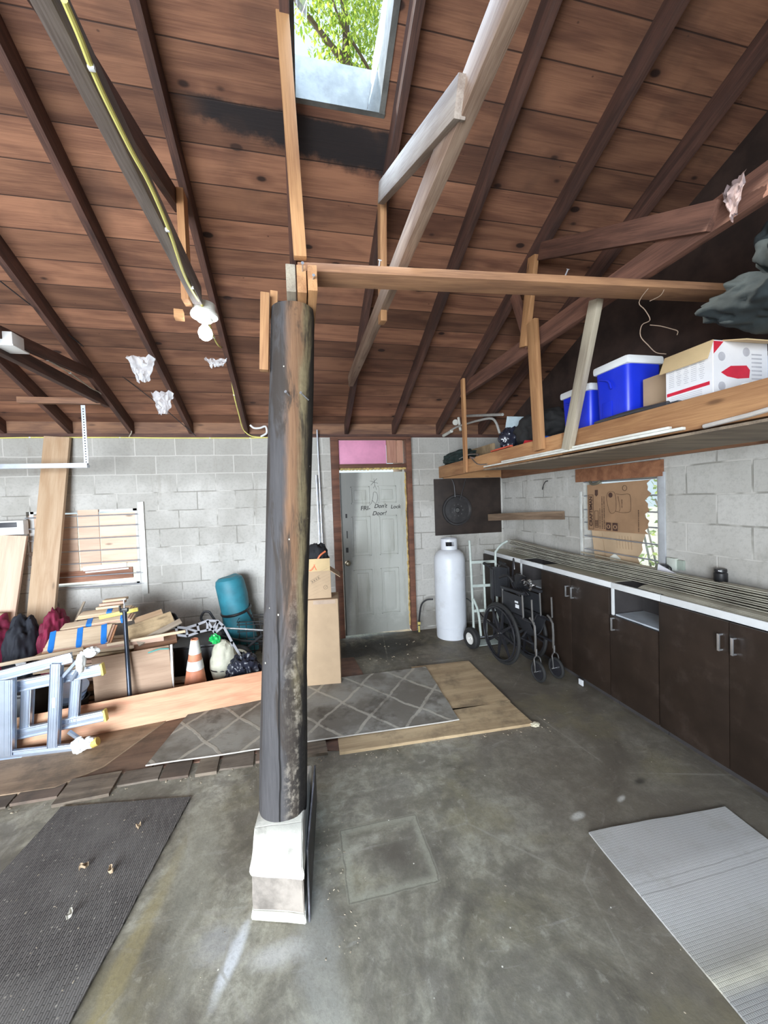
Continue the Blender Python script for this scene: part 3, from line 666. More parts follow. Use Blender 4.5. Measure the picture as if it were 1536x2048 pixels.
def panel(b, x0, x1, z0, z1):
    # raised and recessed mouldings of one door panel
    for k, (a, d) in enumerate(((0, .006), (.022, .010), (.034, .003))): pass
    w_ = .014
    for (p, q) in (((x0, z0), (x1, z0)), ((x0, z1), (x1, z1))): b.box(((p[0]+q[0])/2, -.004, p[1]), (x1-x0+w_, .012, w_), None, .004)
    for xx in (x0, x1): b.box((xx, -.004, (z0+z1)/2), (w_, .012, z1-z0+w_), None, .004)
    b.box(((x0+x1)/2, -.003, (z0+z1)/2), (x1-x0-.075, .010, z1-z0-.075), None, .006)
for x0, x1 in ((.13, .35), (.47, .69)):
    panel(b, x0, x1, 1.63, 1.83); panel(b, x0, x1, .98, 1.46); panel(b, x0, x1, .24, .80)
leafd = b.build('door_leaf', dm.m, dr)
b = MB(); Rk = Matrix.Rotation(PI/2, 3, 'X'); b.lathe([(.034, 0), (.034, .006), (.012, .012), (.012, .035), (.026, .045), (.029, .06), (.022, .072), (.0, .075)], (.055, -.0, .90), Rk, 24)
b.build('door_knob', plain('tarnished brass', (.30, .26, .19), .3, 1.), dr)
b = MB(); b.box((.055, -.002, 1.06), (.03, .004, .06)); b.box((.06, -.002, 1.48), (.02, .004, .05)); b.box((.062, -.002, 1.25), (.012, .004, .09)); b.build('latch_stains', M_INK, dr)
RV = Matrix(((1, 0, 0), (0, 0, -1), (0, 1, 0)))      # text plane facing -y
def wr(s, x, z, size, sh=.1, rot=0): return text('writing', s, size, M_INK, dr, (x, -.0015, z), RV @ Matrix.Rotation(rot, 3, 'Z'), shear=sh, bold=.0008)
wr("FRI-", .30, 1.565, .075); wr("Don't", .49, 1.585, .07, .3); wr("Lock", .685, 1.57, .065, .2); wr("Door!", .47, 1.495, .07, .35)
def scrib(pts, parent=dr, r=.0018, y=-.002, nm='scribble'): return MB().tube([(p[0], y, p[1]) for p in pts], r, 5, smooth=3).build(nm, M_INK, parent)
scrib([(.39, 1.66), (.43, 1.62), (.46, 1.68), (.45, 1.75), (.41, 1.76), (.40, 1.70), (.38, 1.63), (.35, 1.60)])
scrib([(.38, 1.85), (.46, 1.93)]); scrib([(.42, 1.93), (.43, 1.84)]); scrib([(.37, 1.90), (.47, 1.87)]); scrib([(.41, 1.81), (.43, 1.84), (.45, 1.79)])
def cas(nm, a, c, m=None, bev=.004): # casing box from corner a to corner c in world
    o = MB().box([(p+q)/2 for p, q in zip(a, c)], [abs(q-p) for p, q in zip(a, c)], None, bev).build(nm, m or W_CASE); return struct(o)
cas('trim_3', (.385, 4.655, .02), (.478, 4.80, 2.46)); cas('trim_4', (1.325, 4.655, .02), (1.39, 4.80, 2.46)); cas('trim_5', (.452, 4.665, 2.10), (1.325, 4.80, 2.145)); cas('trim_6', (.385, 4.655, 2.445), (1.39, 4.82, 2.475))
# rough spray foam round the frame
b = MB(); random.seed(11)
M_FOAM = plain('yellow spray foam', (.50, .36, .14), .85, var=.3, sc=14, bump=.5)
rs = []
foam = [(.462, .1+i*.12) for i in range(17)]
def strip(pts, r, sq):
    b = MB()
    for i, (x_, z_) in enumerate(pts): b.blob((x_+random.uniform(-.004, .004), 4.70, z_), (r*random.uniform(.7, 1.2), r*.8, sq*random.uniform(.8, 1.3)), None, .3, 2., 2, i)
    return b
f1 = strip([(1.312, .12+i*.045) for i in range(43)], .011, .032).build('trim_7', M_FOAM); struct(f1)
b = MB()
for i in range(19): b.blob((.47+i*.046, 4.70, 2.085), (.03, .012, .016), None, .3, 2., 2, i)
struct(b.build('trim_8', M_FOAM))
b = MB()
for i in range(12): b.blob((.466, 4.70, .75+i*.11), (.009, .01, .05), None, .3, 2., 2, i)
struct(b.build('trim_9', M_FOAM))
pk = MB().box((.742, 4.70, 2.29), (.66, .03, .29), None, .002).build('foam_board', plain('pink foam board', (.72, .30, .46), .6, var=.12, sc=4)); tag(pk, 'pink foam board filling the gap above the back door', 'foam board')
tag(plank('filler_board', (1.145, 4.715, 2.155), (1.145, 4.715, 2.44), .125, .02, wood('pink stained wood', (.46, .24, .17), (.28, .13, .09)), up=(1, 0, 0)), 'wider reddish filler board just right of the pink foam', 'board', 'filler boards over the door')
tag(plank('filler_board', (1.255, 4.722, 2.155), (1.255, 4.722, 2.44), .085, .02, wood('pink stained wood 2', (.50, .27, .19), (.32, .16, .10)), up=(1, 0, 0)), 'narrow reddish filler board nearest the right end above the door', 'board', 'filler boards over the door')
for (x_, z0, z1, y0, r, lab) in ((.238, 1.02, 2.56, 4.64, .011, 'taller thin steel conduit leaning beside the back door'), (.205, .98, 2.02, 4.62, .012, 'shorter steel conduit leaning beside the back door')):
    tag(MB().tube([(x_+.01, y0-.05, z0-.97 if z0 > 1 else 0.02), (x_-.003, y0+.05, z1)], r, 10).build('conduit', M_STEEL), lab, 'conduit', 'conduits leaning by the door')
# cartons beside the post
ct = thing('long_carton', 'tall narrow tan cardboard box standing beside the post', 'cardboard box', (.165, 3.64, .01), (0, 0, -.12))
W_ = .30; D_ = .26; HC = .80
b = MB(); tk = .005
b.box((0, -D_/2, HC/2), (W_, tk, HC)); b.box((0, D_/2, HC/2), (W_, tk, HC)); b.box((-W_/2, 0, HC/2), (tk, D_, HC)); b.box((W_/2, 0, HC/2), (tk, D_, HC)); b.box((0, 0, .01), (W_, D_, tk)); b.build('carton_body', M_CARD, ct)
MB().box((0, 0, HC), (W_, D_, tk)).build('carton_top', M_CARD, ct)
MB().box((.03, -D_/2-.006, HC-.02), (.2, .002, .035)).build('packing_tape', plain('packing tape', (.46, .34, .25), .35), ct)
c2_ = thing('open_carton', 'open tan cardboard box stacked on the tall narrow one', 'cardboard box', (.145, 3.66, .818), (0, 0, -.07))
W2, D2, H2 = .215, .24, .25; b = MB()
b.box((0, -D2/2, H2/2), (W2, tk, H2)); b.box((0, D2/2, H2/2), (W2, tk, H2)); b.box((-W2/2, 0, H2/2), (tk, D2, H2)); b.box((W2/2, 0, H2/2), (tk, D2, H2)); b.box((0, 0, .004), (W2, D2, tk)); b.build('carton_body', M_CARD, c2_)
def flap(p, sz, rot, par, nm='flap', m=None): return MB().box((0, 0, sz[2]/2), sz, None, .001).build(nm, m or M_CARD, par, p, rot)
M_CARDY = plain('inside of cardboard', (.62, .46, .25), .85, var=.05)
flap((0, -D2/2, H2), (W2, .005, .115), (.05, 0, 0), c2_, m=M_CARDY); flap((W2/2, 0, H2), (.005, D2, .11), (0, 2.2, 0), c2_); flap((0, D2/2, H2), (W2, .005, .10), (-.5, 0, 0), c2_)
bx = plain('printed ink on tan', (.24, .18, .12), .8)
b = MB()
for k in range(7): b.beam((-.10, -D2/2-.004, .02+k*.03), (.10, -D2/2-.004, .10+k*.03), .0025, .001)
b.build('printed_lines', plain('faint print', (.45, .33, .21), .8), c2_)
b = MB()
for k in range(4): b.beam((-.062+.019*k, -D2/2-.0045, .155+.0105*k), (-.052+.019*k, -D2/2-.0045, .1605+.0105*k), .014, .001)
for s_ in (-.013, .013): b.beam((-.072-s_*.4, -D2/2-.0045, .150+s_), (.014-s_*.4, -D2/2-.0045, .197+s_), .003, .001)
b.build('printed_stamp', bx, c2_)
MB().torus((.06, -D2/2-.004, .10), Rk, .018, .0015, 20, 6).tube([(.052, -D2/2-.004, .105), (.06, -D2/2-.004, .095), (.07, -D2/2-.004, .11)], .0015, 5).build('printed_mark', bx, c2_)
bg = thing('black_bag', 'black fabric bag with an orange strap sitting in the open carton', 'bag', (.12, 3.67, 1.15))
MB().blob((0, 0, 0), (.125, .12, .16), (0, .35, 0), .22, 1.8, 4, 3., fold=.1).build('bag_body', plain('black fabric', (.02, .021, .024), .9, bump=.3), bg)
b = MB().tube([(-.10, -.10, -.03), (-.05, -.125, -.07), (.0, -.125, .0), (.04, -.12, .06), (.09, -.09, .09)], .0085, 8, smooth=4).tube([(-.045, -.12, .03), (-.02, -.125, -.02), (.0, -.125, -.07)], .0085, 8, smooth=4)
b.build('strap', plain('orange strap', (.80, .22, .10), .6), bg)

# ------------------------------------------------------------ right side on the back wall
pb = tag(MB().box((2.16, 4.707, 1.575), (.935, .018, .73), None, .002).build('backing_board', plain('very dark brown board', (.028, .018, .014), .55, var=.3)), 'dark brown panel on the back wall behind the gas cylinder', 'panel')
wh = thing('wheel_rim', 'black slotted wheel rim hanging against the dark brown panel', 'wheel', (1.985, 4.675, 1.53)); Rw = Matrix.Rotation(PI/2, 3, 'X')
M_RIM = plain('dull dark rim', (.045, .043, .045), .45, .3, dirt=(.12, .11, .10, .4))
MB().lathe([(.198, -.015), (.202, 0), (.198, .018), (.178, .02), (.165, .008), (.12, .012), (.10, .016), (.05, .012), (.035, .018), (.03, .004), (.0, .004)], (0, 0, 0), Rw, 48).build('rim_disc', M_RIM, wh)
b = MB()
for k in range(9):
    a = 2*PI*k/9; b.cyl((math.cos(a)*.075, -.012, math.sin(a)*.075), (math.cos(a)*.075, -.017, math.sin(a)*.075), .009, seg=10)
b.cyl((0, -.01, 0), (0, -.022, 0), .028, seg=20); b.build('bolt_ring', M_STEEL if False else plain('rim bolts', (.12, .12, .12), .4, .5), wh)
tag(MB().tube([(-.05+1.98, 4.68, 1.93), (1.93+.02, 4.66, 1.85), (1.96, 4.66, 1.70)], .008, 8, smooth=3).tube([(2.12, 4.68, 1.93), (2.07, 4.66, 1.80), (2.02, 4.65, 1.66)], .006, 8, smooth=3).build('hanging_fork', M_RIM), 'thin dark fork hanging above the wheel rim', 'bracket')
tag(plank('wood_rail', (2.40, 4.60, 1.42), (2.625, 3.45, 1.475), .085, .04, wood('brown wall rail', (.26, .18, .12), (.13, .085, .055), .8), segs=6, bow=.004), 'weathered wood rail mounted on the right wall near the corner', 'board')
b = MB().tube([(2.645, 3.72, 1.84), (2.60, 3.70, 1.83), (2.585, 3.72, 1.78), (2.60, 3.75, 1.75), (2.62, 3.77, 1.78)], .005, 6, smooth=3); tag(b.build('wall_hook', M_INK), 'small dark wire hook on the right wall near the corner', 'hook')
# gas cylinder
gt = thing('propane_cylinder', 'tall white propane cylinder standing against the back wall', 'gas cylinder', (1.752, 4.40, 0))
M_TANK = plain('white tank paint', (.76, .79, .84), .38, var=.05, sc=2.5, dirt=(.48, .47, .45, .35))
MB().lathe([(.0, .115), (.17, .105), (.183, .14), (.187, .17), (.187, .93), (.183, .97), (.165, 1.02), (.13, 1.055), (.08, 1.075), (.0, 1.08)], seg=56).build('tank_body', M_TANK, gt)
MB().lathe([(.166, .0), (.176, .0), (.18, .02), (.18, .10), (.187, .14), (.176, .14), (.170, .10), (.166, .02)], seg=56, cap=False).build('foot_ring', M_TANK, gt)
b = MB(); # collar with an opening
n = 40
for i in range(n):
    a0, a1 = 2*PI*i/n, 2*PI*(i+1)/n; am = (a0+a1)/2; dd = abs((am-math.radians(258)+PI) % (2*PI)-PI)
    for (z0_, z1_) in (((1.07, 1.115), (1.165, 1.20)) if dd < .55 else ((1.07, 1.20),)):
        ps = [(math.cos(a0)*.092, math.sin(a0)*.092, z0_), (math.cos(a1)*.092, math.sin(a1)*.092, z0_), (math.cos(a1)*.100, math.sin(a1)*.100, z0_), (math.cos(a0)*.100, math.sin(a0)*.100, z0_)]
        b.prism(ps, (0, 0, z1_-z0_))
b.build('valve_collar', M_TANK, gt)
MB().cyl((0, 0, 1.07), (0, 0, 1.16), .03).cyl((0, 0, 1.12), (-.07, -.03, 1.12), .02).box((-.02, -.05, 1.14), (.06, .03, .03), None, .004).build('valve', M_BLACK, gt)
cab('gas_hose', [(1.58, 4.55, .43), (1.50, 4.58, .42), (1.44, 4.60, .36), (1.41, 4.60, .22), (1.40, 4.60, .10)], .010, M_BLACK, 'black gas hose curving beside the white cylinder', 'hose')
tag(MB().cyl((1.40, 4.60, .02), (1.40, 4.60, .10), .012).box((1.40, 4.60, .13), (.035, .02, .035), None, .003).build('hose_fitting', plain('brass yellow tag', (.62, .52, .16), .5)), 'small yellow tagged fitting at the end of the gas hose', 'fitting')
cab('black_cable', [(1.93, 4.5, .45), (2.02, 4.42, .40), (2.10, 4.3, .26), (2.18, 4.1, .12), (2.2, 3.95, .02)], .008, M_BLACK, 'black cable sagging behind the hand truck', 'cable')
# hand truck
ht = thing('hand_truck', 'pale green grey tubular hand truck beside the gas cylinder', 'hand truck', (0, 0, 0))
M_HT = plain('pale green grey paint', (.50, .56, .52), .45, var=.12)
HL, HR = 1.845, 2.145
def hy(z): return 3.96+.03*z
b = MB().tube([(HL, hy(.22), .22), (HL, hy(.5), .5), (HL-.005, hy(1.0), 1.0), (HL-.01, hy(1.2)+.0, 1.21)], .0135, 12, smooth=4); b.build('side_rail', M_HT, ht)
MB().tube([(HR, hy(.06), .10), (HR, hy(.5), .5), (HR, hy(1.0), 1.0), (HR+.02, hy(1.08), 1.08), (HR+.08, hy(1.14), 1.14), (HR+.155, hy(1.17), 1.175)], .0135, 12, smooth=4).build('side_rail', M_HT, ht)
MB().tube([(HL+.155, hy(.15), .12), (HL+.15, hy(.5), .5), (HL+.15, hy(.93), .94)], .012, 10, smooth=3).build('center_rail', M_HT, ht)
for z_ in (.965, .70, .42): MB().beam((HL, hy(z_)-.014, z_), (HR, hy(z_)-.014, z_+(-.01)), .03, .006).build('crossbar', M_HT, ht)
MB().tube([(HL, hy(.55)-.02, .56), (HL+.05, hy(.4)-.03, .40), (HL+.07, hy(.2)-.03, .14)], .0135, 10, smooth=3).build('axle_strut', M_HT, ht)
MB().cyl((HL-.05, 3.96, .115), (HR+.04, 3.96, .115), .008).build('axle', M_STEEL, ht)
MB().box((HL+.16, 4.04, .02), (.33, .16, .006), (.05, 0, 0)).build('toe_plate', M_HT, ht)
def htw(x, a=.25):
    R_ = Matrix.Rotation(a, 3, 'Z') @ Matrix.Rotation(PI/2, 3, 'Y')
    w1 = MB().lathe([(.066, -.035), (.10, -.038), (.116, -.022), (.118, 0), (.116, .022), (.10, .038), (.066, .035)], (x, 3.96, .118), R_, 40, cap=False).build('tire', M_RUBBER, ht)
    MB().lathe([(.0, -.012), (.02, -.030), (.022, -.018), (.066, -.028), (.068, .0), (.066, .028), (.0, .02)], (x, 3.96, .118), R_, 32).build('wheel_hub', plain('white hub', (.74, .73, .69), .5), w1)
htw(HL-.03); htw(HR+.06)
# wheelchair, folded
wc = thing('wheelchair', 'folded black wheelchair parked in front of the dark cabinets', 'wheelchair', (2.10, 3.47, 0), (0, 0, .10))
M_WC = plain('black gloss frame', (.02, .02, .024), .3, spec=.6); M_VIN = plain('black vinyl', (.022, .023, .027), .55, bump=.15); M_GT = plain('grey tube', (.42, .42, .42), .3, .9)
RY = Matrix.Rotation(PI/2, 3, 'Y')
for sx in (-1, 1):
    X = .155*sx; cc = (X, .08, .305)
    w1 = MB().torus(cc, RY, .292, .0155, 56, 12).build('tire', M_RUBBER, wc)
    MB().torus(cc, RY, .272, .010, 56, 8).build('wheel_rim', M_WC, w1)
    MB().torus((X+.03*sx, .08, .305), RY, .262, .0085, 56, 8).build('hand_rim', M_WC, w1)
    b = MB()
    for k in range(8):
        a = 2*PI*k/8+.2; d = Vector((0, math.cos(a), math.sin(a))); n_ = Vector((0, -d.z, d.y))
        p = Vector(cc); b.hull([p+d*.03+n_*.016+Vector((.012, 0, 0)), p+d*.03-n_*.016+Vector((.012, 0, 0)), p+d*.03+n_*.016-Vector((.012, 0, 0)), p+d*.03-n_*.016-Vector((.012, 0, 0)),
            p+d*.27+n_*.008+Vector((.006, 0, 0)), p+d*.27-n_*.008+Vector((.006, 0, 0)), p+d*.27+n_*.008-Vector((.006, 0, 0)), p+d*.27-n_*.008-Vector((.006, 0, 0))])
    b.cyl((X-.02, .08, .305), (X+.028, .08, .305), .035, seg=24); b.build('spokes', M_WC, w1)
    MB().cyl((X+.028*sx, .08, .305), (X+.034*sx, .08, .305), .012).build('axle_cap', M_CHROME, w1)
    XF = .10*sx; cs = (XF, -.40, .10)
    cw = MB().torus(cs, RY, .082, .014, 36, 10).build('caster', M_RUBBER, wc)
    MB().lathe([(0, -.012), (.07, -.01), (.07, .01), (0, .012)], cs, RY, 28).build('caster_hub', M_WC, cw)
    b = MB()
    for k in (-1, 1): b.tube([(XF+.032*k, -.40, .10), (XF+.034*k, -.395, .17), (XF+.030*k, -.385, .215), (XF, -.38, .238)], .0062, 8, smooth=3)
    b.cyl((XF, -.38, .235), (XF, -.38, .30), .011); b.build('fork', M_GT, wc)
    MB().cyl((XF-.05, -.40, .10), (XF+.05, -.40, .10), .006).build('caster_axle', M_CHROME, cw)
    MB().tube([(XF, -.37, .27), (XF, -.365, .50), (XF, -.30, .56)], .011, 8, smooth=2).tube([(XF+.01*sx, -.35, .55), (XF+.01*sx, -.345, .74)], .008, 8).build('front_upright', M_GT, wc)
    MB().tube([(XF, -.35, .33), (XF, .30, .33)], .012, 8).tube([(XF, -.33, .52), (XF, .30, .52)], .012, 8).tube([(XF, .28, .20), (XF, .28, .92), (XF, .42, .955)], .012, 8).build('side_frame', M_WC, wc)
    MB().tube([(XF, .34, .945), (XF, .44, .957)], .017, 10).build('push_handle', M_RUBBER, wc)
    MB().box((XF, -.05, .765), (.045, .34, .03), None, .012).build('armrest', M_VIN, wc)
    MB().tube([(XF, -.20, .75), (XF, -.21, .52)], .009, 8).build('armrest_post', M_GT, wc); MB().tube([(XF, .11, .75), (XF, .11, .52)], .009, 8).build('armrest_post', M_GT, wc)
    MB().box((XF+.004*sx, -.05, .64), (.005, .30, .18), None, .002).build('skirt_guard', M_VIN, wc)
b = MB()
b.grid(lambda u, v: (-.10+.20*u, -.28+.54*v, .54-.19*math.sin(PI*u)*(.8+.2*math.sin(v*9))), 12, 8, .008); b.build('seat_sling', M_VIN, wc)
b = MB(); b.grid(lambda u, v: (-.10+.20*u, .28+.16*math.sin(PI*u), .58+.33*v), 12, 6, .008); b.build('back_sling', M_VIN, wc)
MB().tube([(-.10, -.18, .33), (.09, -.17, .53)], .010, 8).tube([(.10, -.14, .33), (-.09, -.15, .53)], .010, 8).tube([(-.10, .2, .33), (.09, .2, .53)], .010, 8).tube([(.10, .16, .33), (-.09, .16, .53)], .010, 8).build('cross_brace', M_WC, wc)
# folded leg rests laid on the seat
b = MB(); random.seed(5)
for k in range(5): b.tube([(-.06+.03*k, -.10, .70), (-.07+.035*k, -.02+.02*k, .80), (-.04+.03*k, .06, .86+.01*k)], .009, 8, smooth=2)
b.build('leg_rest_tube', M_WC, wc)
for k in range(9): MB().box((random.uniform(-.08, .05), random.uniform(-.20, -.05), random.uniform(.77, .88)), (.022, .012, .03), (random.random(), random.random(), 0), .003).build('clamp', M_CHROME, wc)
MB().box((.02, .0, .83), (.10, .06, .14), (.2, .3, .1), .01).build('foot_plate', M_BLACK, wc)
MB().tube([(-.13, .12, .86), (-.10, .02, .90), (-.08, -.04, .84)], .013, 8, smooth=2).build('leg_rest_hook', M_BLACK, wc)
MB().tube([(.03, .12, .80), (.03, .10, 1.02), (.0, .05, 1.04), (-.01, .03, .95)], .009, 8, smooth=2).build('leg_rest_hook', M_WC, wc)
wl = plain('white sticker', (.80, .82, .84), .6)
MB().box((-.1075, -.12, .665), (.001, .05, .018)).build('sticker', wl, wc); MB().box((-.1075, -.13, .625), (.001, .055, .035)).build('sticker', wl, wc)

# ------------------------------------------------------------ cabinets
M_CAB = plain('dark brown laminate', (.028, .018, .013), .42, var=.18, sc=5, spec=.4, dirt=(.075, .055, .045, .35))
M_CABIN = plain('cabinet inside', (.05, .045, .045), .7); M_EDGE = plain('white laminate edge', (.80, .82, .82), .45, var=.04); M_TOPC = plain('pale particle top', (.62, .60, .50), .7, var=.1)
M_HAN = plain('brushed handle', (.66, .67, .69), .32, .85)
CX = 2.37; CD = XR-CX-.004
def cabinet(y1, y0, kind, lab):
    # y1 far end, y0 near end ; kind: 'double', 'drawer'
    t = thing('base_cabinet', lab, 'cabinet', (CX, (y0+y1)/2, 0), group='dark brown base cabinets'); h = (y1-y0)/2-.0015; th = .016
    b = MB()
    b.box((CD/2+.005, h-th/2, .53), (CD-.01, th, .90)); b.box((CD/2+.005, -h+th/2, .53), (CD-.01, th, .90)); b.box((CD-.006, 0, .53), (.008, 2*h-2*th, .90)); b.box((CD/2+.005, 0, .09), (CD-.02, 2*h-2*th, th))
    b.box((CD/2+.03, 0, .04), (CD-.06, 2*h, .08)); b.build('carcass', M_CABIN if kind != 'end' else M_CAB, t)
    MB().box((.008, 0, .962), (.016, 2*h, .046), None, .001).build('front_rail', M_EDGE, t)
    if kind == 'double':
        MB().box((CD/2+.008, 0, .978), (CD-.016, 2*h, .012)).build('top_board', M_TOPC, t)
        for sg in (1, -1):
            d = MB().box((-.009, sg*h/2, .507), (.018, h-.004, .856), None, .0015).build('door', M_CAB, t)
            handle(d, (-.018, sg*.036, .81))
    else:
        MB().box((-.009, 0, .404), (.018, 2*h-.004, .65), None, .0015).build('door', M_CAB, t)
        handle(t.children[-1], (-.018, h-.045, .67))
        MB().box((.006, h-.009, .835), (.014, .018, .21)).build('end_strip', M_EDGE, t)
        MB().box((CD/2, -.01, .735), (CD-.02, 2*h-.04, .012)).build('inner_shelf', plain('bluish white shelf', (.52, .56, .60), .5), t)
    return t
def handle(par, p):
    x_, y_, z_ = p; b = MB()
    b.box((x_-.028, y_, z_), (.008, .014, .10), None, .002); b.box((x_-.014, y_, z_+.045), (.028, .012, .010), None, .002); b.box((x_-.014, y_, z_-.045), (.028, .012, .010), None, .002)
    b.build('handle', M_HAN, par)
cabinet(4.708, 3.857, 'double', 'dark brown double door cabinet in the corner, behind the hand truck')
cabinet(3.853, 3.452, 'drawer', 'narrow dark cabinet with open drawer bay, behind the wheelchair')
cabinet(3.448, 2.572, 'double', 'dark brown double door cabinet right of the wheelchair')
cabinet(2.568, 2.147, 'drawer', 'narrow dark cabinet with open drawer bay between two double door cabinets')
cabinet(2.143, 1.26, 'double', 'dark brown double door cabinet nearest the viewer')
# strips of siding lying along the cabinets
M_SID = plain('dusty siding', (.50, .48, .40), .7, var=.18, sc=5, dirt=(.22, .19, .15, .6))
def sid_c(t, dx): # path along the counter, far end to near end
    y_ = 4.25-2.95*t; x_ = 2.505+.045*math.sin(t*PI*.9)+dx; return x_, y_
for k in range(9):
    dx = .003*((k*7) % 5)-.004; zb = 1.0+.0135*k; e = .012*((k*5) % 4); wd = .095
    def f(u, v, k=k, dx=dx, zb=zb, e=e):
        x_, y_ = sid_c(u*(1-.01*((k*3) % 4)), dx); x_ += (v-.5)*wd
        lift = .05*max(0, 1-u*2.6)**1.5*(1 if k > 3 else .4)
        return (x_, y_-e, zb+lift+.006*math.sin(v*PI*2)+(.009 if v < .08 else 0))
    o = MB().grid(f, 30, 8, .0045).build('siding_strip', M_SID); tag(o, ['bottom', 'second lowest', 'third lowest', 'fourth lowest', 'middle', 'fourth from the top', 'third from the top', 'second from the top', 'topmost'][k]+' long dusty siding strip in the stack lying on the cabinets', 'siding strip', 'stack of siding strips on the cabinets')
for k in range(3):
    def f(u, v, k=k): return (2.40+.10*v+.012*k+.09*u*0, 2.35-1.15*u, .987+.005*k+.008*math.sin(v*PI))
    o = MB().grid(f, 14, 4, .002).build('siding_strip', M_SID); tag(o, ['lowest', 'middle', 'upper'][k]+' short siding strip lying under the stack on the nearest cabinet', 'siding strip', 'short siding strips on the nearest cabinet')
JS = .85; ja = thing('black_jar', 'small black lidded jar standing by the right wall', 'jar', (2.605, 1.93, 1.10))
MB().lathe([(0, 0), (.038, 0), (.042, .01), (.042, .065), (.034, .075)], seg=28).build('jar_body', M_BLACK, ja); MB().lathe([(0, .098), (.036, .098), (.038, .09), (.038, .078), (.034, .075)], seg=28).build('jar_lid', M_BLACK, ja)
MB().box((-.036, -.02, .088), (.004, .02, .006), (0, 0, .5)).build('label', wl, ja); ja.scale = (JS, JS, JS)
tag(MB().box((2.60, 2.02, 1.05), (.09, .42, .09), None, .004).build('wood_offcut', W_DARK), 'low dark wood block on the cabinets under the jar', 'wood block')
cu = thing('black_mug', 'black mug behind the white sheet at the right window', 'mug', (2.60, 2.32, 1.095))
MB().lathe([(0, 0), (.03, 0), (.032, .05), (.028, .055), (0, .055)], seg=24).build('mug_body', M_BLACK, cu); MB().torus((0, -.04, .028), Matrix.Rotation(PI/2, 3, 'Y'), .018, .005, 20, 8).build('mug_handle', M_BLACK, cu)
b = MB(); b.prism([(2.55, 2.33, 1.09), (2.555, 2.10, 1.075), (2.56, 2.12, 1.082), (2.56, 2.33, 1.155)], (.006, 0, 0)); tag(b.build('paper_sheet', plain('white sheet', (.76, .76, .82), .5)), 'curled white sheet lying in front of the black mug', 'sheet')
ob = thing('outlet_box', 'pale grey outlet box on the right wall beside the window', 'outlet', (2.645, 2.29, 1.155)); MB().box((0, 0, 0), (.03, .07, .09), None, .004).build('box_body', plain('pale green grey', (.56, .60, .54), .5), ob)
MB().box((.006, -.06, .0), (.018, .05, .07), None, .003).build('side_plate', plain('grey green', (.33, .38, .33), .6), ob)
tag(MB().box((2.355, 2.905, .03), (.012, .05, .05), None, .002).build('white_tag', wl), 'small white tag on the toe kick under the cabinets', 'tag')

# ------------------------------------------------------------ right window with cardboard
w2 = thing('window_2', 'right wall window with thin bars and cardboard', 'window'); struct(w2)
MB().box((XR-.008, 2.375, 1.455), (.014, .052, .76), None, .002).build('side_channel', plain('white grey channel', (.60, .63, .67), .4, .4), w2)
MB().box((XR-.005, 3.235, 1.38), (.010, .028, .66), None, .002).build('side_channel', plain('white strip', (.62, .63, .60), .5), w2)
for z_ in (1.79, 1.66, 1.53, 1.41, 1.28, 1.155): MB().cyl((XR+.006, 2.40, z_), (XR+.006, 3.24, z_+.006), .006, seg=8).build('window_bar', M_STEEL, w2)
MB().cyl((XR-.04, 2.41, 1.105), (XR-.02, 3.22, 1.125), .007, seg=8).build('window_bar', plain('rod', (.55, .48, .36), .5), w2)
MB().box((XR+.16, 2.81, 1.01), (.08, .78, .03)).box((XR+.16, 2.81, 1.81), (.08, .78, .03)).box((XR+.16, 2.415, 1.41), (.08, .03, .8)).box((XR+.16, 3.205, 1.41), (.08, .03, .8)).build('window_frame', plain('white frame', (.62, .63, .60), .5), w2)
gp = G('window glass'); gp.p.inputs['Alpha'].default_value = .25; gp.fin((.75, .85, .80), .25); MB().box((XR+.16, 2.81, 1.41), (.004, .76, .78)).build('pane', gp.m, w2)
tag(plank('red_post', (XR+.10, 3.14, 1.0), (XR+.10, 3.14, 1.34), .05, .02, plain('red painted strip', (.70, .13, .07), .5), up=(0, 1, 0)), 'red strip in the lower left corner of the right window', 'strip')
cbd = thing('cardboard_sheet', 'brown cardboard sheet with printed tool lettering covering the window', 'cardboard', (XR-.012, 2.81, 1.56))
def cpt(u, v): # torn right edge
    return (-.004+.012*math.sin(v*5)*math.sin(u*4), .32-.64*u*(1-.03*math.sin(v*23)-.02*math.sin(v*41)), -.215+.425*v+.012*u)
MB().grid(cpt, 16, 16, .004).build('card_face', M_CARDD, cbd)
M_PR = plain('dark print', (.07, .035, .025), .85)
RW = Matrix(((0, 0, -1), (-1, 0, 0), (0, 1, 0)))     # text plane on the right wall, facing -x
RT = RW @ Matrix.Rotation(PI/2, 3, 'Z')
XT = -.0175
def pr(s, y_, z_, size, bold=0): return text('printing', s, size, M_PR, cbd, (XT, y_, z_), RT, bold=bold)
pr('CRAFTSMAN', .262, -.035, .048, .0015)
def frame_rect(y0, y1, z0, z1, w_=.003):
    b = MB()
    for (a, c) in (((y0, z0), (y1, z0)), ((y0, z1), (y1, z1)), ((y0, z0), (y0, z1)), ((y1, z0), (y1, z1))): b.beam((XT, a[0], a[1]), (XT, c[0], c[1]), w_, .001, up=(1, 0, 0) if False else (0, 0, 1))
    b.build('printed_box', M_PR, cbd)
frame_rect(.29, .233, -.20, .115); frame_rect(.215, .175, -.18, -.03)
for k in range(5): MB().box((XT, .195, -.165+.011*k), (.0008, .032, .005)).build('printed_bar', M_PR, cbd)
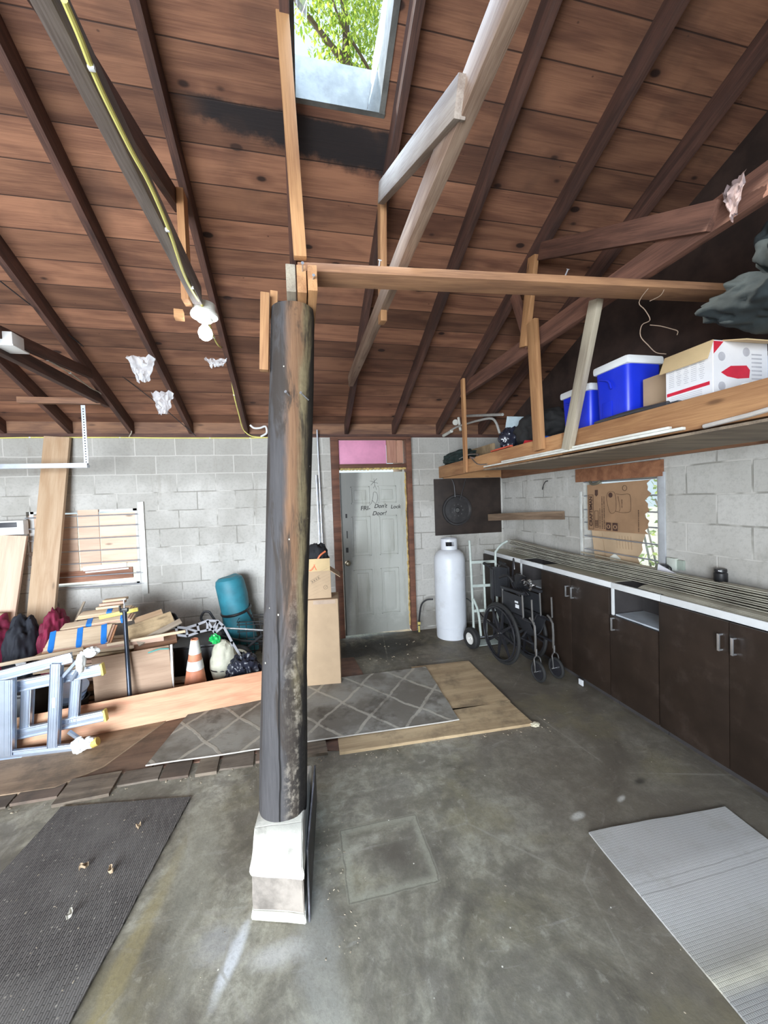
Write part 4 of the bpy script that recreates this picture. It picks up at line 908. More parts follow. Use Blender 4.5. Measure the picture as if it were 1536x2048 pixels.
for yy, z0_, z1_, hh in ((.155, -.19, -.01, .008), (.128, -.19, .10, .010), (.104, -.19, .10, .010), (-.25, -.19, -.02, .008), (-.09, 0., .07, .008)):   # rows of small print too blurred to read
    b = MB(); q_ = z0_; rr_ = random.Random(int(yy*1000))
    while q_ < z1_:
        l_ = rr_.uniform(.003, .007); b.box((XT, yy, q_+l_/2), (.0006, hh*rr_.uniform(.7, 1), l_)); q_ += l_+(.0025 if rr_.random() < .8 else .007)
    b.build('printed_line', M_PR, cbd)
for yy in (.058, -.015):
    MB().box((XT, yy, -.165), (.0006, .052, .068)).build('printed_square', M_PR, cbd); MB().torus((XT-.0012, yy, -.165), RY, .016, .003, 20, 6).build('printed_ring', M_CARDD, cbd)
MB().prism([(XT, .21, .16), (XT, .175, .16), (XT, .175, .115), (XT, .193, .10), (XT, .21, .115)], (-.0006, 0, 0)).build('printed_badge', M_PR, cbd)
b = MB()
def ln(*ps): b.tube([(XT-.0004, p[0], p[1]) for p in ps], .0012, 5, smooth=3)
ln((.075, .08), (.06, .13), (.02, .14), (-.02, .12), (-.03, .02), (-.02, -.03), (.02, -.05), (.05, -.02), (.075, .08)); ln((-.03, .12), (-.09, .11), (-.17, .11), (-.18, -.0)); ln((-.02, -.03), (-.1, -.04), (-.17, -.03), (-.18, 0)); ln((-.05, .1), (-.07, 0), (-.06, -.03))
b.build('printed_vacuum', M_PR, cbd)
MB().lathe([(0, 0), (.022, 0), (.022, .0006), (0, .0006)], (XT-.0006, .03, .11), RY, 24).build('printed_disc', M_PR, cbd)
MB().torus((XT, -.12, .165), RY, .022, .0015, 24, 6).build('printed_oval', M_PR, cbd)
cb2 = thing('lower_cardboard', 'lighter cardboard piece below the printed sheet in the window', 'cardboard', (XR+.02, 2.84, 1.18))
MB().grid(lambda u, v: (.006*math.sin(u*9), (.29-.05*(1-v))*(1-2*u)+(.05+.03*math.sin(v*19))*(1-v)*u, -.18+.37*v), 14, 10, .004).build('card_face', M_CARD, cb2)
b = MB()
for k in range(6): b.tube([(-.006, -.02-.03*k, .03), (-.006, -.01-.03*k, .14)], .0012, 5)
b.tube([(-.006, .15, .15), (-.006, .10, -.17)], .0012, 5); b.build('printed_lines', plain('faint brown print', (.36, .24, .14), .8), cb2)
MB().prism([(-.012, .0, -.02), (-.012, .06, -.06), (-.012, .05, -.11), (-.012, -.03, -.11), (-.012, -.06, -.06)], (-.002, 0, 0)).build('paper_patch', plain('paper patch', (.70, .70, .62), .7), cb2)
b = MB().tube([(XR-.02, 3.09, 1.80), (XR-.03, 3.05, 1.775), (XR-.03, 2.99, 1.78), (XR-.02, 2.96, 1.80)], .012, 8, smooth=3); tag(b.build('cloth_scrap', plain('dark olive cloth', (.12, .11, .08), .9)), 'small dark rag tucked over the cardboard in the window', 'rag')
tag(MB().box((XR-.012, 2.82, 1.865), (.022, .92, .125), None, .003).build('window_header', wood('red brown header', (.36, .16, .08), (.20, .08, .04))), 'red brown wood header above the right window', 'board')
# ------------------------------------------------------------ storage shelf on the right
sh = thing('storage_shelf', 'long wooden storage shelf hung along the right wall', 'shelf', (0, 0, 0))
plank('fascia_board', (1.765, 4.66, 2.02), (1.765, 2.30, 2.035), .145, .036, W_ORNG, parent=sh, up=(0, 0, 1))
plank('fascia_board', (1.765, 2.296, 2.035), (1.765, .6, 2.04), .145, .036, W_ORNG, parent=sh)
plank('ledger_board', (2.635, 4.66, 2.0), (2.635, .6, 2.03), .15, .036, wood('ledger wood', (.30, .15, .08), (.17, .08, .045)), parent=sh)
plank('end_board', (1.80, 4.64, 2.0), (2.60, 4.64, 2.0), .12, .036, W_ORNG, parent=sh)
MB().box((2.2, 2.6, 2.095), (.80, 4.0, .016)).build('deck', W_OSB, sh)
for y_ in (4.0, 3.3, 2.6, 1.9, 1.2): plank('shelf_joist', (1.80, y_, 2.04), (2.60, y_, 2.04), .08, .036, W_CHORD, parent=sh)
MB().grid(lambda u, v: (1.70+.72*v, 3.35-2.65*u, 1.955-.008*math.sin(u*PI)*(1-v)), 12, 4, .012).build('under_panel', wood('grey brown strand board', (.30, .23, .16), (.16, .12, .085)), sh)
for x_, z_, y0_, y1_, lab in ((1.712, 1.975, 1.42, 3.35, 'longer white plastic moulding strip lying along the shelf edge'), (1.728, 1.992, 1.5, 3.05, 'second white moulding strip lying along the shelf edge')):
    tag(MB().box((x_, (y0_+y1_)/2, z_), (.022, y1_-y0_, .014), None, .003).build('moulding_strip', plain('white moulding', (.74, .73, .66), .5)), lab, 'moulding strip', 'moulding strips on the shelf edge')
tag(MB().tube([(1.735, 1.35, 1.97), (1.735, 1.1, 1.99), (1.735, .9, 2.04), (1.735, .7, 2.05)], .010, 8, smooth=3).build('loose_strip', plain('grey strip', (.50, .46, .42), .5)), 'grey loose strip bowing along the shelf edge at the right', 'strip')
tag(plank('hanger_board', (1.728, 3.80, 1.955), (1.728, 3.815, 2.94), .062, .028, W_ORNG, up=(0, 1, 0)), 'thin orange upright holding the far end of the storage shelf', 'upright')
tag(plank('hanger_board', (1.722, 2.51, 2.02), (1.722, 2.56, 2.97), .098, .036, W_ORNG, up=(0, 1, 0)), 'wide orange upright with nail holes holding the storage shelf', 'upright')
tag(plank('hanger_board', (1.715, 2.20, 1.985), (1.735, 1.955, 2.82), .075, .04, W_GREY, up=(0, 1, 0)), 'leaning grey weathered upright in front of the blue cooler', 'upright')
# coolers
M_BLUE = plain('blue plastic', (.012, .035, .62), .38, var=.05); M_LID = plain('white lid', (.78, .80, .80), .4, var=.03); DZ = 2.105
def cooler(loc, rot, sx, sy, sz, lab, g='blue coolers on the shelf'):
    t = thing('cooler', lab, 'cooler', loc, (0, 0, rot), g)
    b = MB(); R_ = []
    for (k, z_) in ((.90, 0), (.93, .02), (1., sz-.05), (1.0, sz-.045)):
        rr = .035; L = []
        for (cx_, cy_, a0) in ((1, 1, 0), (-1, 1, 90), (-1, -1, 180), (1, -1, 270)):
            for q in range(6):
                a = math.radians(a0+q*18); L.append(b.bm.verts.new((cx_*(sx/2*k-rr)+math.cos(a)*rr, cy_*(sy/2*k-rr)+math.sin(a)*rr, z_)))
        R_.append(L)
    b.skin(R_); b.build('cooler_body', M_BLUE, t)
    MB().box((0, 0, sz-.02), (sx+.016, sy+.016, .05), None, .018).build('lid', M_LID, t)
    MB().tube([(-sx/2-.008, sy*.30, sz-.08), (-sx/2-.012, .0, sz-.11), (-sx/2-.012, -.02, sz-.16)], .006, 8, smooth=3).build('carry_handle', M_BLUE, t)
    MB().box((-sx/2+.004, sy*.12, .09), (.004, sy*.3, .09), None, .002).build('moulded_label', M_BLUE, t)
    return t
cooler((1.95, 1.965, DZ), .0, .24, .25, .36, 'larger blue cooler with white lid at the front of the shelf')
cooler((2.00, 2.33, DZ), .0, .24, .28, .31, 'smaller blue cooler behind the leaning grey upright')
def carton(name, loc, rot, s, lab, m=M_CARD, cat='cardboard box'):
    t = thing(name, lab, cat, loc, (0, 0, rot)); x_, y_, z_ = s; b = MB()
    b.box((0, 0, z_/2), s, None, .003); b.build('box_body', m, t); return t
c_ = carton('cardboard_box', (2.05, 1.68, DZ), 0, (.32, .24, .21), 'tan cardboard box with a white label beside the cooler')
MB().box((-.03, -.1215, .14), (.17, .001, .10)).build('shipping_label', wl, c_); b = MB()
for k in range(9): b.box((-.10+.009*k, -.1222, .115), (.004 if k % 2 else .006, .0006, .010))
for k in range(4): b.box((-.05, -.1222, .135+.013*k), (.12, .0006, .0012))
b.build('label_print', M_INK, c_)
MB().box((-.1615, .0, .06), (.001, .22, .003)).build('tape_seam', M_CARDD, c_)
tag(MB().box((1.80, 1.75, 2.118), (.05, .5, .012), None, .004).tube([(1.775, 2.02, 2.115), (1.772, 1.8, 2.125), (1.775, 1.55, 2.12)], .014, 8, smooth=3).build('film_roll', plain('black plastic film', (.05, .05, .055), .2, spec=.7)), 'flattened black plastic film along the shelf edge below the cooler', 'plastic film')
tag(MB().tube([(1.86, 1.60, 2.26), (1.88, 1.55, 2.27), (1.9, 1.50, 2.24)], .012, 8).tube([(1.86, 1.60, 2.24), (1.9, 1.52, 2.25)], .011, 8).tube([(1.86, 1.60, 2.225), (1.87, 1.6, 2.19), (1.865, 1.61, 2.12)], .007, 6, smooth=2).build('cable_bundle', M_BLACK), 'bundle of black cables between the cardboard boxes on the shelf', 'cable')
# printed white box with open flaps
pw = thing('printed_box', 'white printed box with a red lamp picture and open flaps', 'cardboard box', (1.955, 1.47, DZ), (0, 0, .0))
SX, SY, SZ = .31, .22, .245; M_PW = plain('white printed card', (.80, .80, .82), .55, var=.03); b = MB()
b.box((0, -SY/2, SZ/2), (SX, .005, SZ)); b.box((0, SY/2, SZ/2), (SX, .005, SZ)); b.box((-SX/2, 0, SZ/2), (.005, SY, SZ)); b.box((SX/2, 0, SZ/2), (.005, SY, SZ)); b.box((0, 0, .003), (SX, SY, .005)); b.build('box_body', M_PW, pw)
flap((-SX/2-.002, 0, SZ), (.005, SY+.01, .09), (0, -2.75, 0), pw, m=M_CARDY); flap((0.02, -SY/2-.002, SZ), (SX*.8, .005, .10), (1.9, 0, 0), pw, m=M_CARDY)
M_RED = plain('red print', (.62, .02, .05), .5); M_GP = plain('grey print', (.50, .50, .54), .6); XP = -SX/2-.0032; YP = -SY/2-.0032
MB().beam((XP, SY/2-.005, .058), (XP, -SY/2+.012, .062), .016, .0008).build('red_stripe', M_RED, pw)
b = MB()
for c0 in range(5):
    for k in range(9): b.box((XP, SY/2-.03-c0*.036, .165-k*.009-(.0)), (.0006, .026-.006*((k*c0) % 3), .0025))
for k in range(4): b.box((XP, .01, .042-k*.008), (.0006, .15, .002))
b.build('printed_text', M_GP, pw)
b = MB()
for (x_, z_) in ((-.11, .175), (-.11, .045), (.03, .20)): b.lathe([(0, 0), (.02, 0), (.02, .0006), (0, .0006)], (x_, YP+.0003, z_), Rk, 24)
b.build('printed_circles', M_GP, pw)
MB().prism([(-.115, YP, .105), (-.06, YP, .135), (.03, YP, .14), (.05, YP, .12), (.045, YP, .085), (-.02, YP, .08), (-.08, YP, .088)], (0, -.0008, 0)).build('red_lamp_picture', M_RED, pw)
MB().prism([(-.155, YP, .24), (-.10, YP, .24), (-.155, YP, .185)], (0, -.0008, 0)).build('red_corner', M_RED, pw)
b = MB()
for k in range(8): b.box((.09, YP, .19-.018*k), (.06, .0008, .006))
b.build('grey_stripes', M_GP, pw)
tag(MB().box((2.26, 1.42, DZ+.10), (.24, .26, .20), (0, 0, .05), .003).build('binder_box', plain('pale blue papers', (.62, .68, .78), .5)), 'pale blue white carton to the right of the printed box', 'cardboard box')
tag(MB().box((1.99, 1.29, DZ+.028), (.26, .03, .016), (0, 0, .1), .002).build('white_strip', M_WHITE), 'white strip lying in front of the printed box', 'strip')
ctb = MB().blob((2.06, 1.26, 2.50), (.19, .26, .11), (.2, .1, .3), .25, 1.7, 5, 4., fold=.12); ctb.blob((2.02, 1.16, 2.66), (.15, .15, .17), (.1, -.3, .2), .25, 1.7, 5, 8., fold=.12)
tag(ctb.build('dark_coat', plain('dark green black cloth', (.022, .030, .032), .9, var=.3, bump=.3), ang=60), 'heap of dark cloth piled over the printed white box', 'coat')
# far end of the shelf
tag(MB().blob((2.10, 2.98, 2.26), (.22, .30, .165), None, .2, 1.6, 5, 2., -.93, fold=.1).build('black_sack', plain('black cloth sack', (.022, .022, .022), .9, bump=.3), ang=60), 'large black cloth sack on the far part of the shelf', 'sack')
tag(MB().blob((1.95, 3.28, 2.22), (.10, .09, .11), None, .3, 2.5, 4, 6., -.9, fold=.18).build('black_bag', plain('shiny black plastic', (.02, .022, .035), .25, spec=.7), ang=60), 'small shiny black plastic bag leaning on the black sack', 'bag')
tag(MB().prism([(1.93, 3.42, 2.11), (1.93, 3.30, 2.44), (1.94, 3.26, 2.43), (1.94, 3.38, 2.11)], (.14, 0, 0)).build('folded_chair_tray', plain('pale blue plastic', (.48, .58, .62), .5)), 'pale blue plastic tray standing behind the shiny black bag', 'tray')
tag(MB().prism([(1.84, 2.92, 2.107), (1.84, 2.72, 2.107), (1.84, 2.78, 2.135), (1.84, 2.88, 2.15)], (.12, 0, 0)).build('red_cloth', plain('red cloth', (.55, .02, .03), .8)), 'small red cloth below the black sack', 'cloth')
tag(MB().blob((1.87, 2.66, 2.125), (.05, .06, .022), None, .3, 2, 3, 1.).build('blue_cloth', plain('blue cloth', (.02, .12, .60), .7)), 'small blue cloth beside the red one under the black sack', 'cloth')
tag(MB().beam((1.80, 3.36, 2.12), (1.80, 3.02, 2.125), .014, .03).build('red_bar', plain('orange red bar', (.62, .10, .05), .5)), 'orange red bar lying on the shelf edge near the black sack', 'bar')
tag(MB().box((2.2, 4.2, 2.17), (.5, .03, .13), None, .003).box((1.95, 3.9, 2.17), (.03, .6, .13), None, .003).build('wooden_crate', wood('crate wood', (.36, .26, .15), (.22, .15, .08))), 'low open wooden crate at the far end of the shelf', 'crate')
t = thing('crutch', 'metal tube crutches with white tips lying at the far shelf end', 'crutch', (0, 0, 0))
M_TU = plain('painted grey tube', (.55, .55, .52), .35, .5)
MB().tube([(1.85, 4.66, 2.50), (1.85, 4.3, 2.53), (1.86, 3.62, 2.48), (1.90, 3.48, 2.44), (1.92, 3.42, 2.30)], .012, 10, smooth=3).build('tube', M_TU, t)
MB().tube([(1.9, 4.1, 2.62), (1.92, 3.36, 2.47)], .014, 10).build('tube', M_TU, t)
MB().cyl((1.85, 4.72, 2.50), (1.85, 4.45, 2.51), .020).cyl((1.88, 4.25, 2.48), (1.88, 4.3, 2.64), .016).lathe([(0, 0), (.035, 0), (.035, .012), (0, .012)], (1.87, 4.38, 2.60), Rk, 24).build('end_fitting', plain('chalky fitting', (.62, .61, .55), .5), t)
b = MB(); random.seed(9)
b.blob((1.88, 4.35, 2.17), (.10, .42, .085), None, .2, 3, 4, 5., fold=.25)
tag(b.build('dark_net', plain('dark green mesh', (.018, .035, .032), .8, bump=.5)), 'rolled dark green netting at the far end of the shelf', 'netting')
tag(MB().tube([(1.79, 4.1, 2.13), (1.79, 3.85, 2.15), (1.78, 3.6, 2.12), (1.75, 3.62, 2.09), (1.74, 3.72, 2.11)], .008, 8, smooth=3).tube([(1.745, 3.70, 2.10), (1.74, 3.55, 2.02), (1.74, 3.35, 2.0)], .006, 8, smooth=3).build('bent_tube', M_GT), 'bent grey tube hanging over the far shelf edge', 'tube')
for y_, c__, lab in ((3.05, (.02, .04, .5), 'small blue clip on the ledger under the shelf, nearer the corner'), (2.93, (.05, .02, .35), 'small violet clip on the ledger under the shelf, farther from the corner')):
    tag(MB().box((2.612, y_, 2.0), (.012, .05, .028), None, .003).build('small_clip', plain('clip colour', c__, .4)), lab, 'clip', 'clips on the ledger')
# ------------------------------------------------------------ floor coverings
def flat(name, poly, z, th, m, lab, cat, group=None, sub=0):
    b = MB(); b.prism([(x, y, z) for x, y in poly], (0, 0, th)); o = b.build(name, m); 
    cx = sum(p[0] for p in poly)/len(poly); cy = sum(p[1] for p in poly)/len(poly)
    for v in o.data.vertices: v.co -= Vector((cx, cy, 0))
    o.location = (cx, cy, 0); return tag(o, lab, cat, group)
flat('floor_sheet', [(-3.2, 2.74), (-1.53, 2.68), (-1.33, 2.82), (-1.05, 3.40), (-1.2, 4.2), (-3.2, 4.2)], .0, .018, W_PLYB, 'large brown worn plywood sheet under the ladder', 'plywood', 'brown plywood floor sheets')
flat('floor_sheet', [(-1.56, 2.74), (-1.02, 2.72), (-.86, 3.5), (-1.1, 3.6), (-1.6, 3.4)], .0, .009, wood('darker worn sheet', (.24, .15, .10), (.14, .085, .058), .4, dirt=(.07, .055, .04, .6)), 'darker brown sheet between the ladder sheet and the lattice rug', 'plywood', 'brown plywood floor sheets')
flat('floor_sheet', [(-1.0, 2.72), (-.2, 2.70), (.3, 2.55), (.6, 2.9), (.5, 4.1), (-1.1, 4.2)], .0, .007, wood('redbrown sheet', (.22, .12, .08), (.13, .07, .05), .3, dirt=(.05, .04, .035, .6)), 'reddish brown sheet showing under the rug beside the post', 'plywood', 'brown plywood floor sheets')
random.seed(21)
xs = [-2.02, -1.72, -1.47, -1.17, -.93, -.72, -.58, -.36, -.13, .12]
for i in range(len(xs)-1):
    a0, a1 = xs[i]+.006, xs[i+1]-.006
    if i == 4: a1 -= .03
    yb = 2.70; yf = 2.59+random.uniform(-.02, .02)-(.06 if i == 2 else 0)
    flat('floor_plank', [(a0, yf), (a1, yf+random.uniform(-.02, .02)), (a1-.01, yb+.03), (a0, yb+.03)], .0, .012+.004*(i % 3), wood('worn plank %d' % i, [(.20, .165, .13), (.17, .12, .09), (.26, .21, .155)][i % 3], (.10, .075, .055), .3, dirt=(.06, .05, .04, .6)),
         ['pale worn floor plank piece at the far left of the edge row', 'grey worn floor plank piece, second from the left', 'dark worn floor plank piece above the black mat', 'long pale worn plank piece above the mat corner', 'worn plank piece left of the black gap', 'narrow worn plank piece right of the black gap', 'grey worn plank piece below the rug corner', 'brown worn plank piece just left of the post', 'dark worn plank piece just right of the post'][i], 'floor plank', 'worn plank pieces along the floor edge')
flat('plywood_sheet', [(.19, 2.54), (1.61, 2.49), (1.60, 2.80), (.20, 2.90)], .0, .020, W_PLY, 'long pale plywood strip in front of the lattice rug', 'plywood', 'pale plywood sheets by the rug')
flat('plywood_sheet', [(1.00, 2.815), (1.61, 2.81), (1.62, 3.63), (1.02, 3.66)], .0, .020, W_PLY, 'pale stained plywood sheet between the rug and wheelchair', 'plywood', 'pale plywood sheets by the rug')
def m_lattice():
    g = G('lattice rug'); v = g.obj(); x, y, z = g.xyz(v); n = g.noise(v, 6, 5, .65); n2 = g.noise(v, 2, 5, .6)
    wx = g.math('ADD', x, g.math('MULTIPLY', g.math('SUBTRACT', n2, .5), .12)); wy = g.math('ADD', y, g.math('MULTIPLY', g.math('SUBTRACT', n, .5), .06))
    def lines(s):
        t = g.math('ADD', g.math('DIVIDE', wx, .40), g.math('MULTIPLY', wy, s/.52)); f = g.math('FRACT', g.math('ADD', t, 20.)); d = g.math('ABSOLUTE', g.math('SUBTRACT', f, .5))
        return g.mr(d, .025, .05, 1., 0.)
    l = g.math('MAXIMUM', lines(1), lines(-1)); l = g.math('MULTIPLY', l, g.mr(n, .30, .5, .25, 1.))
    fib = g.noise(g.scale(v, (14, 260, 14)), 1, 2, .6)
    base = g.mix(fib, (.27, .255, .22), (.40, .385, .34)); base = g.mix(g.math('MULTIPLY', g.mr(n2, .4, .6), .65), base, (.13, .108, .082))
    col = g.mix(g.math('MULTIPLY', l, .75), base, (.52, .48, .40)); col = g.mix(g.math('MULTIPLY', g.mr(g.noise(v, 3, 6, .7), .52, .66), .6), col, (.09, .075, .06))
    g.bump(g.math('ADD', fib, g.math('MULTIPLY', l, .8)), .4, .004); return g.fin(col, .95, spec=.1)
def rug(name, c, th, m, lab, cat, edge=None, nu=24, nv=24, amp=.004, base=0.):
    (ax, ay), (bx_, by), (cx, cy), (dx, dy) = c   # front-left, front-right, back-right, back-left
    ox, oy = (ax+bx_+cx+dx)/4, (ay+by+cy+dy)/4
    t = thing(name, lab, cat, (ox, oy, base))
    def f(u, v):
        x = (ax*(1-u)+bx_*u)*(1-v)+(dx*(1-u)+cx*u)*v; y = (ay*(1-u)+by*u)*(1-v)+(dy*(1-u)+cy*u)*v
        e = .006*noise.noise(Vector((x*5, y*5, 1)))
        return (x-ox+e, y-oy+e, th+amp*(noise.noise(Vector((x*3, y*3, 4)))+.6))
    MB().grid(f, nu, nv, th).build('rug_body', m, t, ang=60)
    if edge:
        ps = [f(i/20, 0) for i in range(21)]; MB().tube([(p[0], p[1]-.002, p[2]-.001) for p in ps], .0045, 6).build('edge_binding', edge, t)
    return t
rug('lattice_rug', [(-1.05, 2.73), (1.10, 2.665), (1.15, 3.60), (-.90, 3.62)], .008, m_lattice(), 'dirty grey rug with a pale diamond lattice, behind the post', 'rug', plain('pale binding', (.56, .53, .48), .9), 40, 20, .004, .020)
def m_mat():
    g = G('ribbed rubber mat'); v = g.obj(); x, y, z = g.xyz(v)
    bk = g.n('ShaderNodeTexBrick', offset=.5); g.set(bk.inputs['Vector'], g.scale(g.comb(y, x, 0.), (1, 1, 1))); bk.inputs['Scale'].default_value = 1
    bk.inputs['Brick Width'].default_value = .045; bk.inputs['Row Height'].default_value = .0095; bk.inputs['Mortar Size'].default_value = .0017; bk.inputs['Mortar Smooth'].default_value = .6
    g.set(bk.inputs['Color1'], (.12, .11, .102)); g.set(bk.inputs['Color2'], (.17, .157, .145)); g.set(bk.inputs['Mortar'], (.028, .025, .024))
    col = g.mix(g.math('MULTIPLY', g.mr(g.noise(v, 2.2, 5, .65), .4, .65), .55), bk.outputs[0], (.19, .18, .165))
    sp = g.vor(v, 60, 'F1'); rn = g.white(g.vor(v, 60, 'F1', 'Color'), '3D'); col = g.mix(g.math('MULTIPLY', g.mr(sp, .12, .3, 1., 0.), g.math('MULTIPLY', g.mr(rn, .90, .92), .7)), col, (.42, .39, .33))
    g.bump(g.math('SUBTRACT', 1., bk.outputs['Fac']), .7, .004); return g.fin(col, .7, spec=.3)
rug('door_mat', [(-1.58, .80), (-.90, .74), (-.691, 2.387), (-1.40, 2.50)], .010, m_mat(), 'dark ribbed rubber mat on the floor at the lower left', 'mat', None, 20, 30, .003)
def m_runner():
    g = G('pale grey runner'); v = g.obj(); x, y, z = g.xyz(v); n = g.noise(v, 3, 5, .6)
    yy = g.math('ADD', y, g.math('MULTIPLY', g.math('SUBTRACT', n, .5), .03))
    bk = g.n('ShaderNodeTexBrick', offset=.5); g.set(bk.inputs['Vector'], v); bk.inputs['Scale'].default_value = 1; bk.inputs['Brick Width'].default_value = .008; bk.inputs['Row Height'].default_value = .012
    bk.inputs['Mortar Size'].default_value = .0016; bk.inputs['Mortar Smooth'].default_value = .8; g.set(bk.inputs['Color1'], (.50, .49, .475)); g.set(bk.inputs['Color2'], (.56, .55, .53)); g.set(bk.inputs['Mortar'], (.33, .32, .30))
    c0 = bk.outputs[0]
    band = g.ramp(g.mr(yy, -.72, .72), (.0, (.55, .54, .50)), (.18, (.42, .41, .38)), (.32, (.62, .59, .48)), (.42, (.42, .41, .38)), (.60, (.40, .395, .38)), (.645, (.76, .72, .58)), (.69, (.40, .38, .33)), (.82, (.58, .57, .55)), (.93, (.62, .61, .59)), (.96, (.50, .49, .47)))
    col = g.mix(.85, c0, band)
    for yl in (.48, .44, -.02, -.30):
        col = g.mix(g.math('MULTIPLY', g.mr(g.math('ABSOLUTE', g.math('SUBTRACT', yy, yl)), .001, .004, 1., 0.), .5), col, (.30, .29, .27))
    col = g.mix(g.math('MULTIPLY', g.mr(g.noise(v, 5, 6, .7), .5, .68), .35), col, (.36, .34, .28))
    g.bump(g.math('SUBTRACT', 1., bk.outputs['Fac']), .5, .003); return g.fin(col, .95, spec=.1)
rug('runner_rug', [(1.27, .12), (2.05, .12), (2.134, 1.568), (1.34, 1.617)], .008, m_runner(), 'pale grey flat woven runner rug at the lower right', 'rug', None, 20, 30, .005)
# dry leaves on the mat
M_LEAF = plain('dry leaf', (.42, .31, .20), .8, var=.3, sc=30); M_LEAFP = plain('pale dry leaf', (.52, .49, .42), .8, var=.2, sc=30)
for i, (px, py, s, a, m, lab) in enumerate(((168, 1735, .030, .6, M_LEAF, 'curled brown leaf in the middle of the rubber mat'), (222, 1742, .024, -.8, M_LEAF, 'small brown leaf right of the curled one on the mat'), (277, 1654, .018, .2, M_LEAF, 'tiny tan leaf near the upper edge of the mat'), (140, 1831, .024, 1.2, M_LEAFP, 'pale grey leaf low on the rubber mat'))):
    p = at(px, py, 2, .02); s *= .62
    o = MB().grid(lambda u, v: ((u-.5)*s*2, (v-.5)*s*1.1*math.sin(PI*(u*.9+.05))+.004*math.sin(u*9), .018*(2*v-1)**2+.006*math.sin(u*6+i)), 10, 6, .0006).build('dry_leaf', m); o.location = (p.x, p.y, .018); o.rotation_euler = (0, 0, a); tag(o, lab, 'leaf', 'dry leaves on the mat')
random.seed(31); b = MB()
def chip(x, y, z, s):
    b.box((x, y, z+s*.2), (s*random.uniform(.6, 2.4), s*random.uniform(.4, 1), s*.4), (random.uniform(-.3, .3), random.uniform(-.3, .3), random.uniform(0, 3)))
for _ in range(170):
    x_ = random.uniform(-2.0, 1.75); chip(x_, 2.58-.05*x_/1.7+random.gauss(0, .05)-.05*(x_ > 0), 0., random.uniform(.003, .009))
for _ in range(60): chip(random.uniform(-1.5, -.8), random.uniform(1.3, 2.4), .016, random.uniform(.002, .0045))
for _ in range(30): chip(random.uniform(.5, 1.35), random.uniform(3.75, 4.4), 0, random.uniform(.004, .012))
for _ in range(50): chip(random.uniform(.02, .16), random.uniform(1.4, 2.1), 0, random.uniform(.002, .006))
for _ in range(90): chip(random.uniform(-.6, 2.2), random.uniform(.9, 2.5), 0, random.uniform(.0015, .004))
o = b.build('wood_chips', plain('pale chips', (.40, .34, .25), .85, var=.5, sc=20)); tag(o, 'scattered wood chips and grit on the floor', 'debris', kind='stuff')
tag(MB().blob((1.62, 2.485, .012), (.035, .025, .014), None, .4, 3, 3, 1.).build('foam_crumb', plain('cream crumb', (.62, .57, .42), .8)), 'cream crumb of foam at the plywood corner', 'debris')

# ------------------------------------------------------------ left window and leaning boards
w1 = thing('window_1', 'barred window in the back wall covered by boards', 'window'); struct(w1)
MB().box((-1.715, 4.705, 1.26), (.062, .02, 1.02), None, .003).build('side_channel', plain('pale channel', (.62, .62, .58), .4, .3), w1)
for py in (1028, 1049, 1072, 1096, 1120, 1145, 1167):
    p = at(278, py, 1, 4.70); MB().cyl((-2.80, 4.70, p.z+.0), (-1.72, 4.70, p.z), .006, seg=8).build('window_bar', M_STEEL, w1)
MB().box((-2.1, 4.80, 1.69), (1.36, .10, .03)).box((-1.79, 4.80, 1.28), (.04, .10, .84)).box((-2.77, 4.80, 1.28), (.04, .1, .84)).box((-2.28, 4.80, .87), (1.0, .1, .03)).build('window_frame', plain('worn white frame', (.62, .62, .60), .5, dirt=(.25, .15, .08, .5)), w1)
MB().box((-2.28, 4.87, 1.28), (.95, .004, .80)).build('pane', gp.m, w1)
for (x0, x1, z0, z1, yy, m, lab) in ((-2.80, -2.36, .92, 1.66, 4.76, W_PLYP, 'pink plywood board at the left part of the left window'), (-2.335, -2.14, 1.08, 1.725, 4.735, W_PLYP, 'taller tan board standing in the middle of the left window'), (-2.138, -1.79, 1.10, 1.66, 4.755, W_PLYP, 'wide pink board at the right part of the left window')):
    tag(plank('window_board', (x0, yy, (z0+z1)/2), (x1, yy, (z0+z1)/2), z1-z0, .014, m), lab, 'board', 'boards over the left window')
tag(plank('sill_board', (-2.75, 4.745, .975), (-1.84, 4.745, .995), .12, .02, wood('redbrown sill', (.40, .20, .13), (.22, .10, .06), .8)), 'red brown board along the bottom of the left window', 'board')
tag(MB().box((-2.10, 4.725, 1.075), (.42, .012, .05), (0, -.04, 0), .003).box((-2.08, 4.722, 1.035), (.42, .01, .016), (0, -.04, 0), .002).build('latch_bar', M_WHITE), 'white latch bar across the lower left window', 'latch')
top = Vector((-2.44, 4.665, 2.47)); q = at(82, 1245, 1, 4.42); d_ = (q-top).normalized(); bot = top+d_*((top.z-.03)/-d_.z)
tag(plank('leaning_board', bot, top, .232, .04, W_PINE, up=(1, 0, 0)), 'tall wide pine board leaning against the back wall at the left', 'board', 'boards leaning at the left')
tag(plank('leaning_board', (-3.06, 4.42, .03), (-2.93, 4.64, 1.47), .36, .03, W_PLYP, up=(1, 0, 0)), 'pink plywood board leaning below the white wall unit', 'board', 'boards leaning at the left')
tag(plank('leaning_board', (-3.02, 4.34, .03), (-2.98, 4.40, .74), .30, .03, W_PLY, up=(1, 0, 0)), 'short lower board in front of the pink plywood at the far left', 'board', 'boards leaning at the left')
tag(MB().box((-2.68, 4.69, 1.26), (.16, .05, .04), None, .003).build('wall_bracket', W_DARK), 'small dark ledge on the wall between the leaning boards', 'ledge')
